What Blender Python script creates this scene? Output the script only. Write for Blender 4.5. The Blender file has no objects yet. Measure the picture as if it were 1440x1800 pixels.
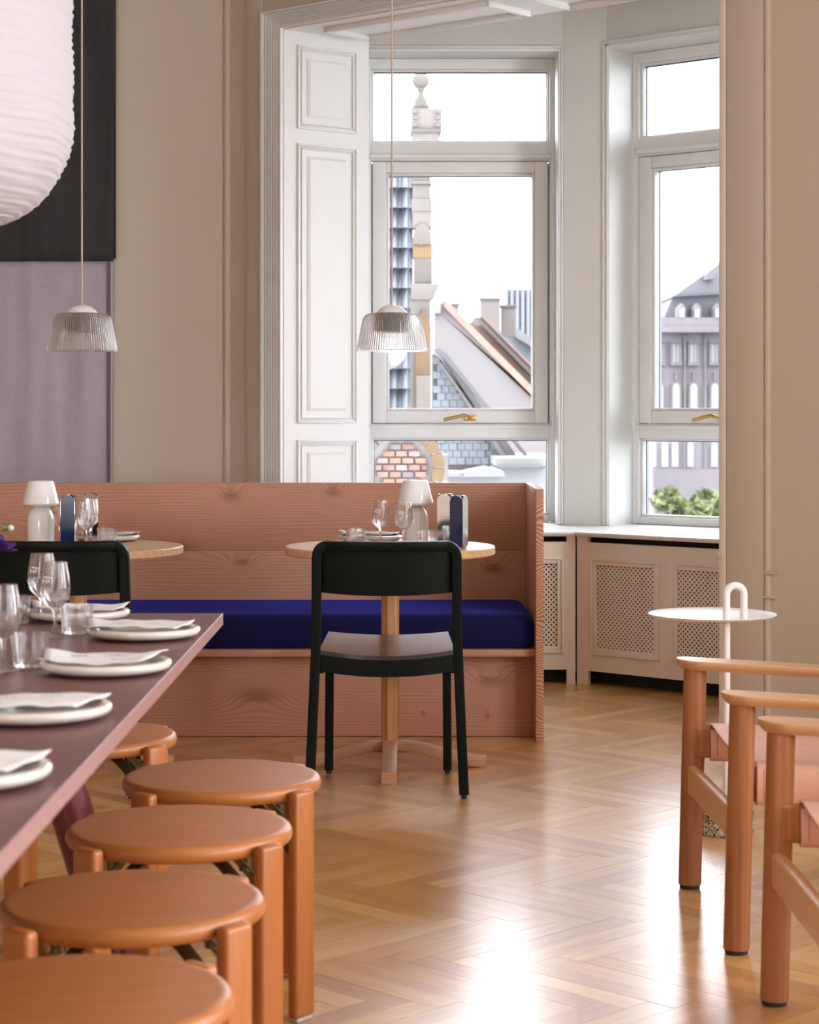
import bpy, bmesh, math, random
from mathutils import Vector, Matrix
PI = math.pi
random.seed(7)
scene = bpy.context.scene
C = scene.collection

# ------------------------------------------------------------------ camera, sky, exposure
F, HY, HC = 3600.0, 725.0, 1.187            # focal length (px of the 1440x1800 frame), horizon row, camera height
cam_d = bpy.data.cameras.new('camera')
cam_d.sensor_fit = 'AUTO'; cam_d.sensor_width = 36.0; cam_d.lens = F / 1800 * 36
cam_d.shift_y = -(900 - HY) / 1800
cam_d.clip_start = 0.05; cam_d.clip_end = 1000
cam_d.dof.use_dof = True; cam_d.dof.focus_distance = 6.6; cam_d.dof.aperture_fstop = 8.0
cam = bpy.data.objects.new('camera', cam_d); C.objects.link(cam)
cam.location = (0, 0, HC); cam.rotation_euler = (PI / 2, 0, 0)
scene.camera = cam

SKY = 5.0
world = bpy.data.worlds.new('overcast_sky'); scene.world = world; world.use_nodes = True
bgn = world.node_tree.nodes['Background']
bgn.inputs['Color'].default_value = (0.95, 0.97, 1.04, 1); bgn.inputs['Strength'].default_value = SKY
scene.view_settings.view_transform = 'Standard'; scene.view_settings.look = 'None'
scene.view_settings.gamma = 1.0; scene.view_settings.use_curve_mapping = False
scene.view_settings.exposure = 1.3
scene.cycles.use_denoising = True
scene.cycles.max_bounces = 14; scene.cycles.transparent_max_bounces = 16
scene.cycles.diffuse_bounces = 6; scene.cycles.transmission_bounces = 12; scene.cycles.glossy_bounces = 6
scene.cycles.sample_clamp_indirect = 8.0
scene.cycles.caustics_reflective = False; scene.cycles.caustics_refractive = False

def portal(name, loc, rot, sx, sy):          # sampling portals in window openings, some of them added (they emit nothing themselves)
    l = bpy.data.lights.new(name, 'AREA'); l.shape = 'RECTANGLE'; l.size = sx; l.size_y = sy
    l.cycles.is_portal = True
    o = bpy.data.objects.new(name, l); C.objects.link(o); o.location = loc; o.rotation_euler = rot
    return o

def P(x, y, D):                              # a point of the place at depth D
    return Vector(((x - 720) / F * D, D, HC + (HY - y) / F * D))

# ------------------------------------------------------------------ mesh helpers
def obj(name, bm, m, parent=None, smooth=True, angle=35, doubles=False):
    if doubles: bmesh.ops.remove_doubles(bm, verts=bm.verts, dist=1e-5)
    bmesh.ops.recalc_face_normals(bm, faces=bm.faces)
    me = bpy.data.meshes.new(name); bm.to_mesh(me); bm.free()
    if smooth:
        me.polygons.foreach_set('use_smooth', [True] * len(me.polygons))
        me.set_sharp_from_angle(angle=math.radians(angle))
    for mm in (m if isinstance(m, (list, tuple)) else [m]): me.materials.append(mm)
    o = bpy.data.objects.new(name, me); C.objects.link(o)
    if parent is not None: o.parent = parent
    return o
def tag(o, label=None, cat=None, group=None, kind=None):
    if label: o['label'] = label
    if cat: o['category'] = cat
    if group: o['group'] = group
    if kind: o['kind'] = kind
    return o
def thing(name, label, cat, loc=(0, 0, 0), rz=0, group=None):
    o = bpy.data.objects.new(name, None); C.objects.link(o); o.empty_display_size = .05
    o.location = loc; o.rotation_euler = (0, 0, rz)
    return tag(o, label, cat, group)
def dup(root, loc, rz=0, label=None):
    r = root.copy(); C.objects.link(r); r.location = loc; r.rotation_euler = (0, 0, rz)
    if label: r['label'] = label
    for ch in list(root.children):
        c = ch.copy(); C.objects.link(c); c.parent = r
        for g in list(ch.children):
            d = g.copy(); C.objects.link(d); d.parent = c
    return r
def box(bm, x0, x1, y0, y1, z0, z1, bev=0, seg=2, mat=None):
    t = bmesh.new()
    r = bmesh.ops.create_cube(t, size=1)
    for v in t.verts:
        v.co = Vector((x0 + (v.co.x + .5) * (x1 - x0), y0 + (v.co.y + .5) * (y1 - y0), z0 + (v.co.z + .5) * (z1 - z0)))
    if bev: bmesh.ops.bevel(t, geom=list(t.edges), offset=bev, segments=seg, profile=.5, affect='EDGES')
    if mat: t.transform(mat)
    merge(bm, t)
def merge(bm, t):
    me = bpy.data.meshes.new('tmp'); t.to_mesh(me); t.free(); bm.from_mesh(me); bpy.data.meshes.remove(me)
def bx(*a, **k):
    bm = bmesh.new(); box(bm, *a, **k); return bm
def prism(bm, pts, z0, z1, mat=None, bev=0):
    t = bmesh.new()
    lo = [t.verts.new((p[0], p[1], z0)) for p in pts]; hi = [t.verts.new((p[0], p[1], z1)) for p in pts]
    t.faces.new(lo); t.faces.new(hi); n = len(pts)
    for i in range(n): t.faces.new((lo[i], lo[(i + 1) % n], hi[(i + 1) % n], hi[i]))
    bmesh.ops.recalc_face_normals(t, faces=t.faces)
    if bev: bmesh.ops.bevel(t, geom=list(t.edges), offset=bev, segments=2, profile=.5, affect='EDGES')
    if mat: t.transform(mat)
    merge(bm, t)
def vprism(bm, pts, y0, y1, bev=0):          # polygon in X-Z pushed through Y
    prism(bm, [(p[0], p[1]) for p in pts], -y1, -y0, Matrix.Rotation(PI / 2, 4, 'X'), bev)
def lathe(bm, prof, seg=32, loc=(0, 0, 0), rfun=None, close=False):
    rings = []
    for r, z in prof:
        if r < 1e-6: rings.append([bm.verts.new((loc[0], loc[1], loc[2] + z))])
        else:
            rings.append([bm.verts.new((loc[0] + math.cos(2 * PI * i / seg) * (r if not rfun else rfun(r, z, i)),
                                        loc[1] + math.sin(2 * PI * i / seg) * (r if not rfun else rfun(r, z, i)), loc[2] + z)) for i in range(seg)])
    prs = list(zip(rings, rings[1:])) + ([(rings[-1], rings[0])] if close else [])
    for a, b in prs:
        for i in range(seg):
            j = (i + 1) % seg
            if len(a) == 1 and len(b) == 1: continue
            if len(a) == 1: bm.faces.new((a[0], b[i], b[j]))
            elif len(b) == 1: bm.faces.new((a[i], a[j], b[0]))
            else: bm.faces.new((a[i], a[j], b[j], b[i]))
def sweep(bm, path, sec, up=Vector((0, 0, 1)), scales=None, cap=True):  # sec: (side, up) points
    path = [Vector(p) for p in path]; n = len(path); rings = []; prev = None
    for i, p in enumerate(path):
        t = (path[min(i + 1, n - 1)] - path[max(i - 1, 0)]).normalized()
        if prev is None:
            u = up if abs(t.dot(up)) < .98 else Vector((0, 1, 0))
            s = t.cross(u).normalized()
        else:
            s = (prev - t * prev.dot(t)).normalized()
        w = s.cross(t).normalized(); prev = s
        k = scales[i] if scales else 1
        rings.append([bm.verts.new(p + s * a * k + w * b * k) for a, b in sec])
    m = len(sec)
    for a, b in zip(rings, rings[1:]):
        for i in range(m): bm.faces.new((a[i], a[(i + 1) % m], b[(i + 1) % m], b[i]))
    if cap: bm.faces.new(rings[0]); bm.faces.new(rings[-1])
def circ(r, n=12, rb=None): return [(r * math.cos(2 * PI * i / n), (rb or r) * math.sin(2 * PI * i / n)) for i in range(n)]
def rrect(w, h, r, k=3):
    pts = []
    for cx, cy, a0 in ((w/2 - r, h/2 - r, 0), (-w/2 + r, h/2 - r, 90), (-w/2 + r, -h/2 + r, 180), (w/2 - r, -h/2 + r, 270)):
        for i in range(k + 1):
            a = math.radians(a0 + 90 * i / k); pts.append((cx + r * math.cos(a), cy + r * math.sin(a)))
    return pts
def tube(bm, path, r, n=12, scales=None): sweep(bm, path, circ(r, n), scales=scales)
def local(o, d):                               # frame with x along d, y away from the room, origin o
    d = Vector((d[0], d[1], 0)).normalized(); nrm = Vector((-d.y, d.x, 0))
    return Matrix(((d.x, nrm.x, 0, o[0]), (d.y, nrm.y, 0, o[1]), (0, 0, 1, 0), (0, 0, 0, 1)))

# ------------------------------------------------------------------ materials
def new_mat(name):
    m = bpy.data.materials.new(name); m.use_nodes = True
    return m, m.node_tree, m.node_tree.nodes['Principled BSDF']
def N(nt, typ, **ins):
    n = nt.nodes.new(typ)
    for k, v in ins.items():
        try: n.inputs[k.replace('_', ' ')].default_value = v
        except Exception: setattr(n, k, v)
    return n
def M2(nt, op, a, b=None, c=None):
    n = nt.nodes.new('ShaderNodeMath'); n.operation = op
    for i, v in enumerate((a, b, c)):
        if v is None: continue
        if hasattr(v, 'is_linked'): nt.links.new(v, n.inputs[i])
        else: n.inputs[i].default_value = v
    return n.outputs[0]
def ramp(nt, fac, stops):
    r = nt.nodes.new('ShaderNodeValToRGB'); nt.links.new(fac, r.inputs[0])
    e = r.color_ramp.elements
    while len(e) < len(stops): e.new(.5)
    for i, (p, c) in enumerate(stops): e[i].position = p; e[i].color = (*c, 1)
    return r.outputs[0]
def plain(name, col, rough=.5, metal=0, noise=0, nscale=8, bump=0, bscale=80, spec=.5, coat=0, sheen=0):
    m, nt, b = new_mat(name)
    b.inputs['Base Color'].default_value = (*col, 1); b.inputs['Roughness'].default_value = rough
    b.inputs['Metallic'].default_value = metal; b.inputs['Specular IOR Level'].default_value = spec
    b.inputs['Coat Weight'].default_value = coat; b.inputs['Coat Roughness'].default_value = .1
    if sheen: b.inputs['Sheen Weight'].default_value = sheen; b.inputs['Sheen Tint'].default_value = (.06, .07, .75, 1)
    tc = nt.nodes.new('ShaderNodeTexCoord')
    if noise:
        n = N(nt, 'ShaderNodeTexNoise', Scale=nscale, Detail=5.0); nt.links.new(tc.outputs['Object'], n.inputs['Vector'])
        lo = [max(0, c * (1 - noise)) for c in col]; hi = [min(1, c * (1 + noise)) for c in col]
        nt.links.new(ramp(nt, n.outputs['Fac'], [(.3, lo), (.7, hi)]), b.inputs['Base Color'])
    if bump:
        n = N(nt, 'ShaderNodeTexNoise', Scale=bscale, Detail=3.0); nt.links.new(tc.outputs['Object'], n.inputs['Vector'])
        bp = N(nt, 'ShaderNodeBump', Strength=bump, Distance=.002); nt.links.new(n.outputs['Fac'], bp.inputs['Height'])
        nt.links.new(bp.outputs['Normal'], b.inputs['Normal'])
    return m
def wood(name, light, dark, axis='X', pitch=.012, warp=.02, stretch=6., knots=(), rough=.45, fine=.35, coat=0, contrast=1., across='Z', var=.1):
    """long-grained wood: growth lines are level sets of a warped field; knots bend the lines into eyes"""
    m, nt, b = new_mat(name); L = nt.links
    b.inputs['Roughness'].default_value = rough; b.inputs['Coat Weight'].default_value = coat; b.inputs['Coat Roughness'].default_value = .15
    tc = nt.nodes.new('ShaderNodeTexCoord'); sp = nt.nodes.new('ShaderNodeSeparateXYZ'); L.new(tc.outputs['Object'], sp.inputs[0])
    oi = nt.nodes.new('ShaderNodeObjectInfo')
    al = sp.outputs[axis]; ac = sp.outputs[across]
    third = sp.outputs[[a for a in 'XYZ' if a not in (axis, across)][0]]
    cb = nt.nodes.new('ShaderNodeCombineXYZ')
    L.new(M2(nt, 'ADD', M2(nt, 'DIVIDE', al, stretch), M2(nt, 'MULTIPLY', oi.outputs['Random'], 13.)), cb.inputs[0]); L.new(ac, cb.inputs[1]); L.new(third, cb.inputs[2])
    n1 = N(nt, 'ShaderNodeTexNoise', Scale=5.0, Detail=2.0); L.new(cb.outputs[0], n1.inputs['Vector'])
    f = M2(nt, 'ADD', M2(nt, 'ADD', ac, M2(nt, 'MULTIPLY', third, .6)), M2(nt, 'MULTIPLY', M2(nt, 'SUBTRACT', n1.outputs['Fac'], .5), warp * 4))
    dk = None
    for (kx, kz, amp, rx, rz) in knots:
        dx = M2(nt, 'DIVIDE', M2(nt, 'SUBTRACT', al, kx), rx); dz = M2(nt, 'DIVIDE', M2(nt, 'SUBTRACT', ac, kz), rz)
        d2 = M2(nt, 'ADD', M2(nt, 'MULTIPLY', dx, dx), M2(nt, 'MULTIPLY', dz, dz))
        g = M2(nt, 'POWER', 2.718, M2(nt, 'MULTIPLY', d2, -1.0))
        f = M2(nt, 'ADD', f, M2(nt, 'MULTIPLY', g, amp))
        g2 = M2(nt, 'POWER', 2.718, M2(nt, 'MULTIPLY', d2, -4.5))
        dk = g2 if dk is None else M2(nt, 'ADD', dk, g2)
    s = M2(nt, 'ADD', M2(nt, 'MULTIPLY', M2(nt, 'SINE', M2(nt, 'MULTIPLY', f, 2 * PI / pitch)), .5), .5)
    s = M2(nt, 'POWER', s, 1.6)
    cb2 = nt.nodes.new('ShaderNodeCombineXYZ'); L.new(M2(nt, 'DIVIDE', al, 12.), cb2.inputs[0]); L.new(ac, cb2.inputs[1]); L.new(third, cb2.inputs[2])
    n2 = N(nt, 'ShaderNodeTexNoise', Scale=160.0, Detail=3.0); L.new(cb2.outputs[0], n2.inputs['Vector'])
    fac = M2(nt, 'ADD', M2(nt, 'MULTIPLY', s, contrast * (1 - fine)), M2(nt, 'MULTIPLY', n2.outputs['Fac'], fine))
    n3 = N(nt, 'ShaderNodeTexNoise', Scale=3.0, Detail=2.0); L.new(cb.outputs[0], n3.inputs['Vector'])
    fac = M2(nt, 'ADD', fac, M2(nt, 'MULTIPLY', M2(nt, 'SUBTRACT', n3.outputs['Fac'], .5), .5))
    if dk is not None: fac = M2(nt, 'ADD', fac, M2(nt, 'MULTIPLY', dk, .7))
    col = ramp(nt, fac, [(0.0, light), (.95, dark)])
    hs = N(nt, 'ShaderNodeHueSaturation'); L.new(col, hs.inputs['Color'])
    L.new(M2(nt, 'ADD', 1 - var, M2(nt, 'MULTIPLY', oi.outputs['Random'], 2 * var)), hs.inputs['Value'])
    L.new(hs.outputs[0], b.inputs['Base Color'])
    bp = N(nt, 'ShaderNodeBump', Strength=.06, Distance=.001); L.new(fac, bp.inputs['Height']); L.new(bp.outputs[0], b.inputs['Normal'])
    return m
def plank_mat(name, island):
    m, nt, b = new_mat(name); L = nt.links
    uv = nt.nodes.new('ShaderNodeUVMap'); sp = nt.nodes.new('ShaderNodeSeparateXYZ'); L.new(uv.outputs[0], sp.inputs[0])
    if island: rnd = nt.nodes.new('ShaderNodeNewGeometry').outputs['Random Per Island']
    else: rnd = nt.nodes.new('ShaderNodeObjectInfo').outputs['Random']
    cb = nt.nodes.new('ShaderNodeCombineXYZ')
    L.new(M2(nt, 'ADD', M2(nt, 'MULTIPLY', sp.outputs[0], .09), M2(nt, 'MULTIPLY', rnd, 37.)), cb.inputs[0])
    L.new(M2(nt, 'ADD', sp.outputs[1], M2(nt, 'MULTIPLY', rnd, 11.)), cb.inputs[1])
    n1 = N(nt, 'ShaderNodeTexNoise', Scale=70.0, Detail=4.0, Roughness=.65); L.new(cb.outputs[0], n1.inputs['Vector'])
    n2 = N(nt, 'ShaderNodeTexNoise', Scale=14.0, Detail=2.0); L.new(cb.outputs[0], n2.inputs['Vector'])
    tone = M2(nt, 'FRACT', M2(nt, 'MULTIPLY', rnd, 7.31))
    f = M2(nt, 'ADD', M2(nt, 'MULTIPLY', n1.outputs['Fac'], .42), M2(nt, 'ADD', M2(nt, 'MULTIPLY', n2.outputs['Fac'], .26), M2(nt, 'MULTIPLY', tone, .32)))
    col = ramp(nt, f, [(.24, (.36, .158, .036)), (.5, (.58, .305, .085)), (.78, (.72, .46, .19))])
    L.new(col, b.inputs['Base Color'])
    b.inputs['Roughness'].default_value = .38; b.inputs['Specular IOR Level'].default_value = .4
    b.inputs['Coat Weight'].default_value = 1.0; b.inputs['Coat Roughness'].default_value = .23
    bp = N(nt, 'ShaderNodeBump', Strength=.05, Distance=.001); L.new(n1.outputs['Fac'], bp.inputs['Height']); L.new(bp.outputs[0], b.inputs['Normal'])
    return m
def glass_mat(name, col=(1, 1, 1), rough=0.0, ior=1.45):
    m, nt, b = new_mat(name)
    b.inputs['Base Color'].default_value = (*col, 1); b.inputs['Roughness'].default_value = rough
    b.inputs['Transmission Weight'].default_value = 1.0; b.inputs['IOR'].default_value = ior
    return m
def thin_glass(name, col, clear, veil=0, rough=0.0, ior=1.45):
    """thin clear ware: part of the light goes straight through, the rest is bent, plus a little frosting"""
    m, nt, b = new_mat(name)
    b.inputs['Base Color'].default_value = (*col, 1); b.inputs['Roughness'].default_value = rough
    b.inputs['Transmission Weight'].default_value = 1.0; b.inputs['IOR'].default_value = ior
    tr = nt.nodes.new('ShaderNodeBsdfTransparent'); mx = nt.nodes.new('ShaderNodeMixShader'); mx.inputs[0].default_value = clear
    out = nt.nodes['Material Output']
    nt.links.new(b.outputs[0], mx.inputs[1]); nt.links.new(tr.outputs[0], mx.inputs[2])
    last = mx
    if veil:
        d = nt.nodes.new('ShaderNodeBsdfTranslucent'); d.inputs[0].default_value = (.9, .88, .87, 1)
        d2 = nt.nodes.new('ShaderNodeBsdfDiffuse'); d2.inputs[0].default_value = (.9, .88, .87, 1)
        a = nt.nodes.new('ShaderNodeMixShader'); nt.links.new(d.outputs[0], a.inputs[1]); nt.links.new(d2.outputs[0], a.inputs[2])
        last = nt.nodes.new('ShaderNodeMixShader'); last.inputs[0].default_value = veil
        nt.links.new(mx.outputs[0], last.inputs[1]); nt.links.new(a.outputs[0], last.inputs[2])
    nt.links.new(last.outputs[0], out.inputs[0])
    return m
def pane_mat(name):
    m = bpy.data.materials.new(name); m.use_nodes = True; nt = m.node_tree; nt.nodes.clear()
    out = nt.nodes.new('ShaderNodeOutputMaterial'); mx = nt.nodes.new('ShaderNodeMixShader')
    tr = nt.nodes.new('ShaderNodeBsdfTransparent'); gl = nt.nodes.new('ShaderNodeBsdfGlossy'); gl.inputs['Roughness'].default_value = .01
    fr = N(nt, 'ShaderNodeFresnel', IOR=1.3)
    nt.links.new(fr.outputs[0], mx.inputs[0]); nt.links.new(tr.outputs[0], mx.inputs[1]); nt.links.new(gl.outputs[0], mx.inputs[2]); nt.links.new(mx.outputs[0], out.inputs[0])
    tr.inputs[0].default_value = (.95, .96, .97, 1)
    return m
def paper_mat(name, col, trans=.35, bump=.3):
    m, nt, b = new_mat(name)
    b.inputs['Base Color'].default_value = (*col, 1); b.inputs['Roughness'].default_value = .85
    tl = nt.nodes.new('ShaderNodeBsdfTranslucent'); tl.inputs[0].default_value = (*col, 1)
    mx = nt.nodes.new('ShaderNodeMixShader'); mx.inputs[0].default_value = trans
    out = nt.nodes['Material Output']
    nt.links.new(b.outputs[0], mx.inputs[1]); nt.links.new(tl.outputs[0], mx.inputs[2]); nt.links.new(mx.outputs[0], out.inputs[0])
    tc = nt.nodes.new('ShaderNodeTexCoord'); n = N(nt, 'ShaderNodeTexNoise', Scale=30.0, Detail=4.0); nt.links.new(tc.outputs['Object'], n.inputs['Vector'])
    bp = N(nt, 'ShaderNodeBump', Strength=bump, Distance=.004); nt.links.new(n.outputs['Fac'], bp.inputs['Height']); nt.links.new(bp.outputs[0], b.inputs['Normal'])
    return m
def linen_mat(name, lo, hi, sheer=0.0):
    m, nt, b = new_mat(name); L = nt.links
    tc = nt.nodes.new('ShaderNodeTexCoord')
    outs = []
    for sc in ((900, 30, 30), (30, 30, 900)):
        mp = N(nt, 'ShaderNodeMapping'); mp.inputs['Scale'].default_value = sc; L.new(tc.outputs['Object'], mp.inputs['Vector'])
        n = N(nt, 'ShaderNodeTexNoise', Scale=.6, Detail=2.0); L.new(mp.outputs[0], n.inputs['Vector']); outs.append(n.outputs['Fac'])
    n3 = N(nt, 'ShaderNodeTexNoise', Scale=4.0, Detail=2.0)
    mp = N(nt, 'ShaderNodeMapping'); mp.inputs['Scale'].default_value = (2.5, 1, .3); L.new(tc.outputs['Object'], mp.inputs['Vector']); L.new(mp.outputs[0], n3.inputs['Vector'])
    f = M2(nt, 'ADD', M2(nt, 'MULTIPLY', M2(nt, 'ADD', outs[0], outs[1]), .3), M2(nt, 'MULTIPLY', n3.outputs['Fac'], .4))
    L.new(ramp(nt, f, [(.3, lo), (.7, hi)]), b.inputs['Base Color']); b.inputs['Roughness'].default_value = .9
    b.inputs['Specular IOR Level'].default_value = .1
    return m
def granite_mat(name):
    m, nt, b = new_mat(name); L = nt.links
    tc = nt.nodes.new('ShaderNodeTexCoord')
    v = N(nt, 'ShaderNodeTexVoronoi', Scale=170.0); L.new(tc.outputs['Object'], v.inputs['Vector'])
    n = N(nt, 'ShaderNodeTexNoise', Scale=60.0, Detail=3.0); L.new(tc.outputs['Object'], n.inputs['Vector'])
    sp = nt.nodes.new('ShaderNodeSeparateColor'); L.new(v.outputs['Color'], sp.inputs[0])
    f = M2(nt, 'ADD', M2(nt, 'MULTIPLY', sp.outputs[0], .6), M2(nt, 'MULTIPLY', n.outputs['Fac'], .5))
    L.new(ramp(nt, f, [(.28, (.02, .017, .014)), (.42, (.16, .12, .09)), (.6, (.45, .37, .28)), (.8, (.6, .55, .48))]), b.inputs['Base Color'])
    b.inputs['Roughness'].default_value = .35
    return m

m_paint = plain('white_trim_paint', (.75, .765, .76), .38, noise=.015, bump=.05, bscale=40)
m_baywall = plain('bay_wall_paint', (.65, .665, .645), .55, noise=.015, bump=.08, bscale=60)
m_wall = plain('cream_wall_paint', (.545, .482, .395), .6, noise=.02, nscale=1.5, bump=.12, bscale=90)
m_ceil = plain('ceiling_paint', (.82, .80, .79), .6)
m_cab = plain('radiator_cover_paint', (.70, .65, .565), .45, noise=.01)
m_dark = plain('dark_void', (.006, .008, .007), .8)
m_sub = plain('floor_joint', (.10, .055, .028), .7)
m_plank = plank_mat('oak_parquet', False); m_plank2 = plank_mat('oak_parquet_joined', True)
m_stone_sill = m_paint
bench_knots = [(-.70, .86, .055, .075, .045), (-.30, .875, .05, .06, .035), (-.66, .60, .035, .06, .03), (.33, .575, .05, .08, .05), (-1.45, .70, .05, .08, .04), (-.1, .62, .03, .05, .03), (-.95, .66, -.04, .2, .05)]
m_fir = wood('douglas_fir_back', (.58, .30, .190), (.31, .122, .070), pitch=.0115, warp=.02, stretch=9, knots=bench_knots, rough=.5, contrast=.5, fine=.42)
m_fir2 = wood('douglas_fir_front', (.58, .30, .190), (.31, .124, .072), pitch=.0115, warp=.02, stretch=9, rough=.5, contrast=.5, fine=.42,
              knots=[(.30, .205, .06, .11, .045), (.05, .085, .03, .018, .018), (.285, .075, .03, .02, .02), (-.555, .15, -.07, .16, .06), (-.95, .2, .04, .08, .04), (-1.5, .16, .05, .1, .05)])
m_firend = wood('douglas_fir_endgrain', (.62, .35, .20), (.26, .10, .05), axis='X', across='Z', pitch=.011, warp=.05, stretch=.6, rough=.55, fine=.2)
m_oak = wood('pale_oak_top', (.70, .46, .27), (.48, .27, .13), pitch=.03, warp=.03, stretch=9, across='Y', rough=.4, fine=.6, contrast=.6)
m_oakpost = wood('oak_post', (.60, .33, .15), (.36, .165, .06), axis='Z', across='X', pitch=.02, warp=.03, stretch=9, rough=.4, fine=.5, contrast=.8)
m_oakfoot = wood('oak_foot', (.60, .34, .19), (.38, .175, .085), axis='X', across='Z', pitch=.007, warp=.004, stretch=9, rough=.45, fine=.3, contrast=.8)
m_beech = wood('stained_beech_seat', (.46, .172, .043), (.35, .11, .024), axis='X', across='Y', pitch=.06, warp=.08, stretch=4, rough=.42, fine=.55, contrast=.5, coat=.08)
m_beechleg = wood('stained_beech_leg', (.47, .165, .036), (.34, .10, .019), axis='Z', across='X', pitch=.05, warp=.05, stretch=6, rough=.40, fine=.6, contrast=.4, coat=.1)
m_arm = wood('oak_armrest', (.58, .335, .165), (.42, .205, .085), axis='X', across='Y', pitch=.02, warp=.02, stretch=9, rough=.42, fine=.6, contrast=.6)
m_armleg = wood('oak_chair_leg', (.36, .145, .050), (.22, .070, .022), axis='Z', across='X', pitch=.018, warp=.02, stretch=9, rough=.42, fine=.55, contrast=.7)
m_black = plain('black_stained_ash', (.0035, .0055, .004), .42, bump=.25, bscale=160, spec=.13)
m_blackseat = wood('black_ash_seat', (.016, .018, .018), (.007, .009, .009), axis='Y', across='X', pitch=.02, warp=.02, stretch=8, coat=.7, rough=.36, fine=.7)
m_navy = plain('navy_wool', (.007, .008, .055), .85, noise=.15, nscale=300, bump=.25, bscale=500, spec=.15, sheen=.55)
m_table = plain('mauve_laminate', (.150, .062, .057), .40, noise=.05, nscale=150, bump=.1, bscale=300, spec=.45)
m_tableedge = plain('mauve_edge', (.30, .165, .150), .40)
m_tableleg = plain('burgundy_lacquer', (.12, .022, .026), .32)
m_ceramic = plain('glazed_stoneware', (.62, .575, .51), .16, spec=.5, coat=.3)
m_napkin = paper_mat('napkin_paper', (.80, .785, .78), .12, .25)
m_blueprint = plain('blue_print', (.22, .25, .42), .8)
m_glass = thin_glass('clear_glass', (1, 1, 1), .45)
m_shade = thin_glass('ribbed_pressed_glass', (.99, .985, .98), .22, .14, .02, 1.45)
m_opal = plain('opal_glass', (.80, .775, .765), .3)
m_porc = plain('white_opal_lamp_glass', (.88, .875, .87), .12, coat=.4)
m_cable = plain('pale_cable', (.50, .42, .35), .6)
m_paper = paper_mat('rice_paper', (.60, .585, .61), .22, .5)
m_char = linen_mat('charcoal_linen', (.030, .030, .033), (.068, .066, .070))
m_lav = linen_mat('lavender_linen', (.31, .295, .35), (.52, .50, .575))
m_steel = plain('polished_steel', (.72, .72, .74), .08, metal=1)
m_navylac = plain('navy_lacquer', (.004, .012, .060), .12, coat=.5)
m_blackin = plain('black_core', (.01, .01, .012), .3)
m_brass = plain('brass', (.62, .38, .12), .25, metal=1)
m_whitemetal = plain('white_powder_coat', (.80, .775, .76), .35)
m_leather = plain('natural_leather', (.66, .38, .27), .5, noise=.05, nscale=20, bump=.1, bscale=250)
m_leatheredge = plain('leather_underside', (.36, .13, .065), .6)
m_thread = plain('stitch_thread', (.16, .06, .03), .8)
m_granite = granite_mat('speckled_granite')
m_olive = plain('olive_steel', (.085, .06, .018), .35, metal=.6)
m_glide = plain('pale_glide', (.45, .42, .40), .5)
m_rubber = plain('black_glide', (.012, .012, .012), .5)
m_logo = plain('white_print', (.85, .85, .85), .7)
m_pane = pane_mat('window_glass')
m_spacer = plain('dark_spacer', (.05, .065, .075), .4)
# out of doors
m_stone = plain('pale_sandstone', (.080, .070, .063), .85, noise=.18, nscale=2.5, bump=.4, bscale=12)
m_ochre = plain('ochre_stone', (.080, .048, .020), .85, noise=.35, nscale=2.5, bump=.3, bscale=14)
m_greystone = plain('grey_stone', (.062, .054, .046), .85, noise=.3, nscale=2, bump=.4, bscale=10)
m_pant = plain('blue_black_pantile', (.062, .068, .080), .35, noise=.35, nscale=6)
m_slate = plain('blue_slate', (0.0736, 0.0805, 0.0920), .6, noise=.2, nscale=1.5)
m_plaster = plain('old_plaster', (.094, .085, .083), .9, noise=.12, nscale=.9, bump=.3, bscale=5)
m_tile = plain('orange_roof_tile', (.135, .082, .066), .8, noise=.2, nscale=3)
m_chim = plain('chimney_render', (0.0920, 0.0782, 0.0690), .9, noise=.18, nscale=1.2)
m_tower = plain('tower_concrete', (0.1196, 0.1242, 0.1380), .8)
m_towerwin = plain('tower_glazing', (.105, .108, .118), .5)
m_whitecop = plain('white_coping', (.098, .097, .098), .8, noise=.08, nscale=2)
m_verd = plain('verdigris_gutter', (.022, .03, .03), .7)
m_gutter = plain('lead_gutter', (0.0368, 0.0368, 0.0368), .7)
m_mortar = plain('pale_mortar', (.21, .19, .185), .9)
m_bricks = [plain('brick_red', (.125, .07, .058), .9, noise=.2, nscale=20), plain('brick_orange', (.15, .088, .066), .9, noise=.2, nscale=20), plain('brick_grey', (.095, .08, .082), .9, noise=.2, nscale=20), plain('brick_pink', (.145, .11, .10), .9, noise=.2, nscale=20)]
m_pal = plain('palace_stone', (.118, .106, .112), .9, noise=.10, nscale=.5)
m_palroof = plain('palace_roof', (0.0713, 0.0713, 0.0782), .8, noise=.08, nscale=.4)
m_palwin = plain('palace_window', (0.1426, 0.1426, 0.1472), .5)
m_paltrim = plain('palace_dark_stone', (.090, .080, .085), .9, noise=.15, nscale=.5)
m_leaf = plain('spring_leaves', (.085, .10, .035), .8, noise=.3, nscale=3)
m_trunk = plain('bark', (0.0460, 0.0322, 0.0230), .9)
m_street = plain('street_paving', (0.0874, 0.0828, 0.0782), .9, noise=.1)
m_petal = plain('purple_petal', (.035, .012, .11), .6, noise=.4, nscale=40)
m_stem = plain('green_stem', (.12, .16, .03), .6)
m_bud = plain('white_bud', (.55, .58, .48), .6)
m_vase = plain('vase_glaze', (.55, .5, .45), .25)

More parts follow.
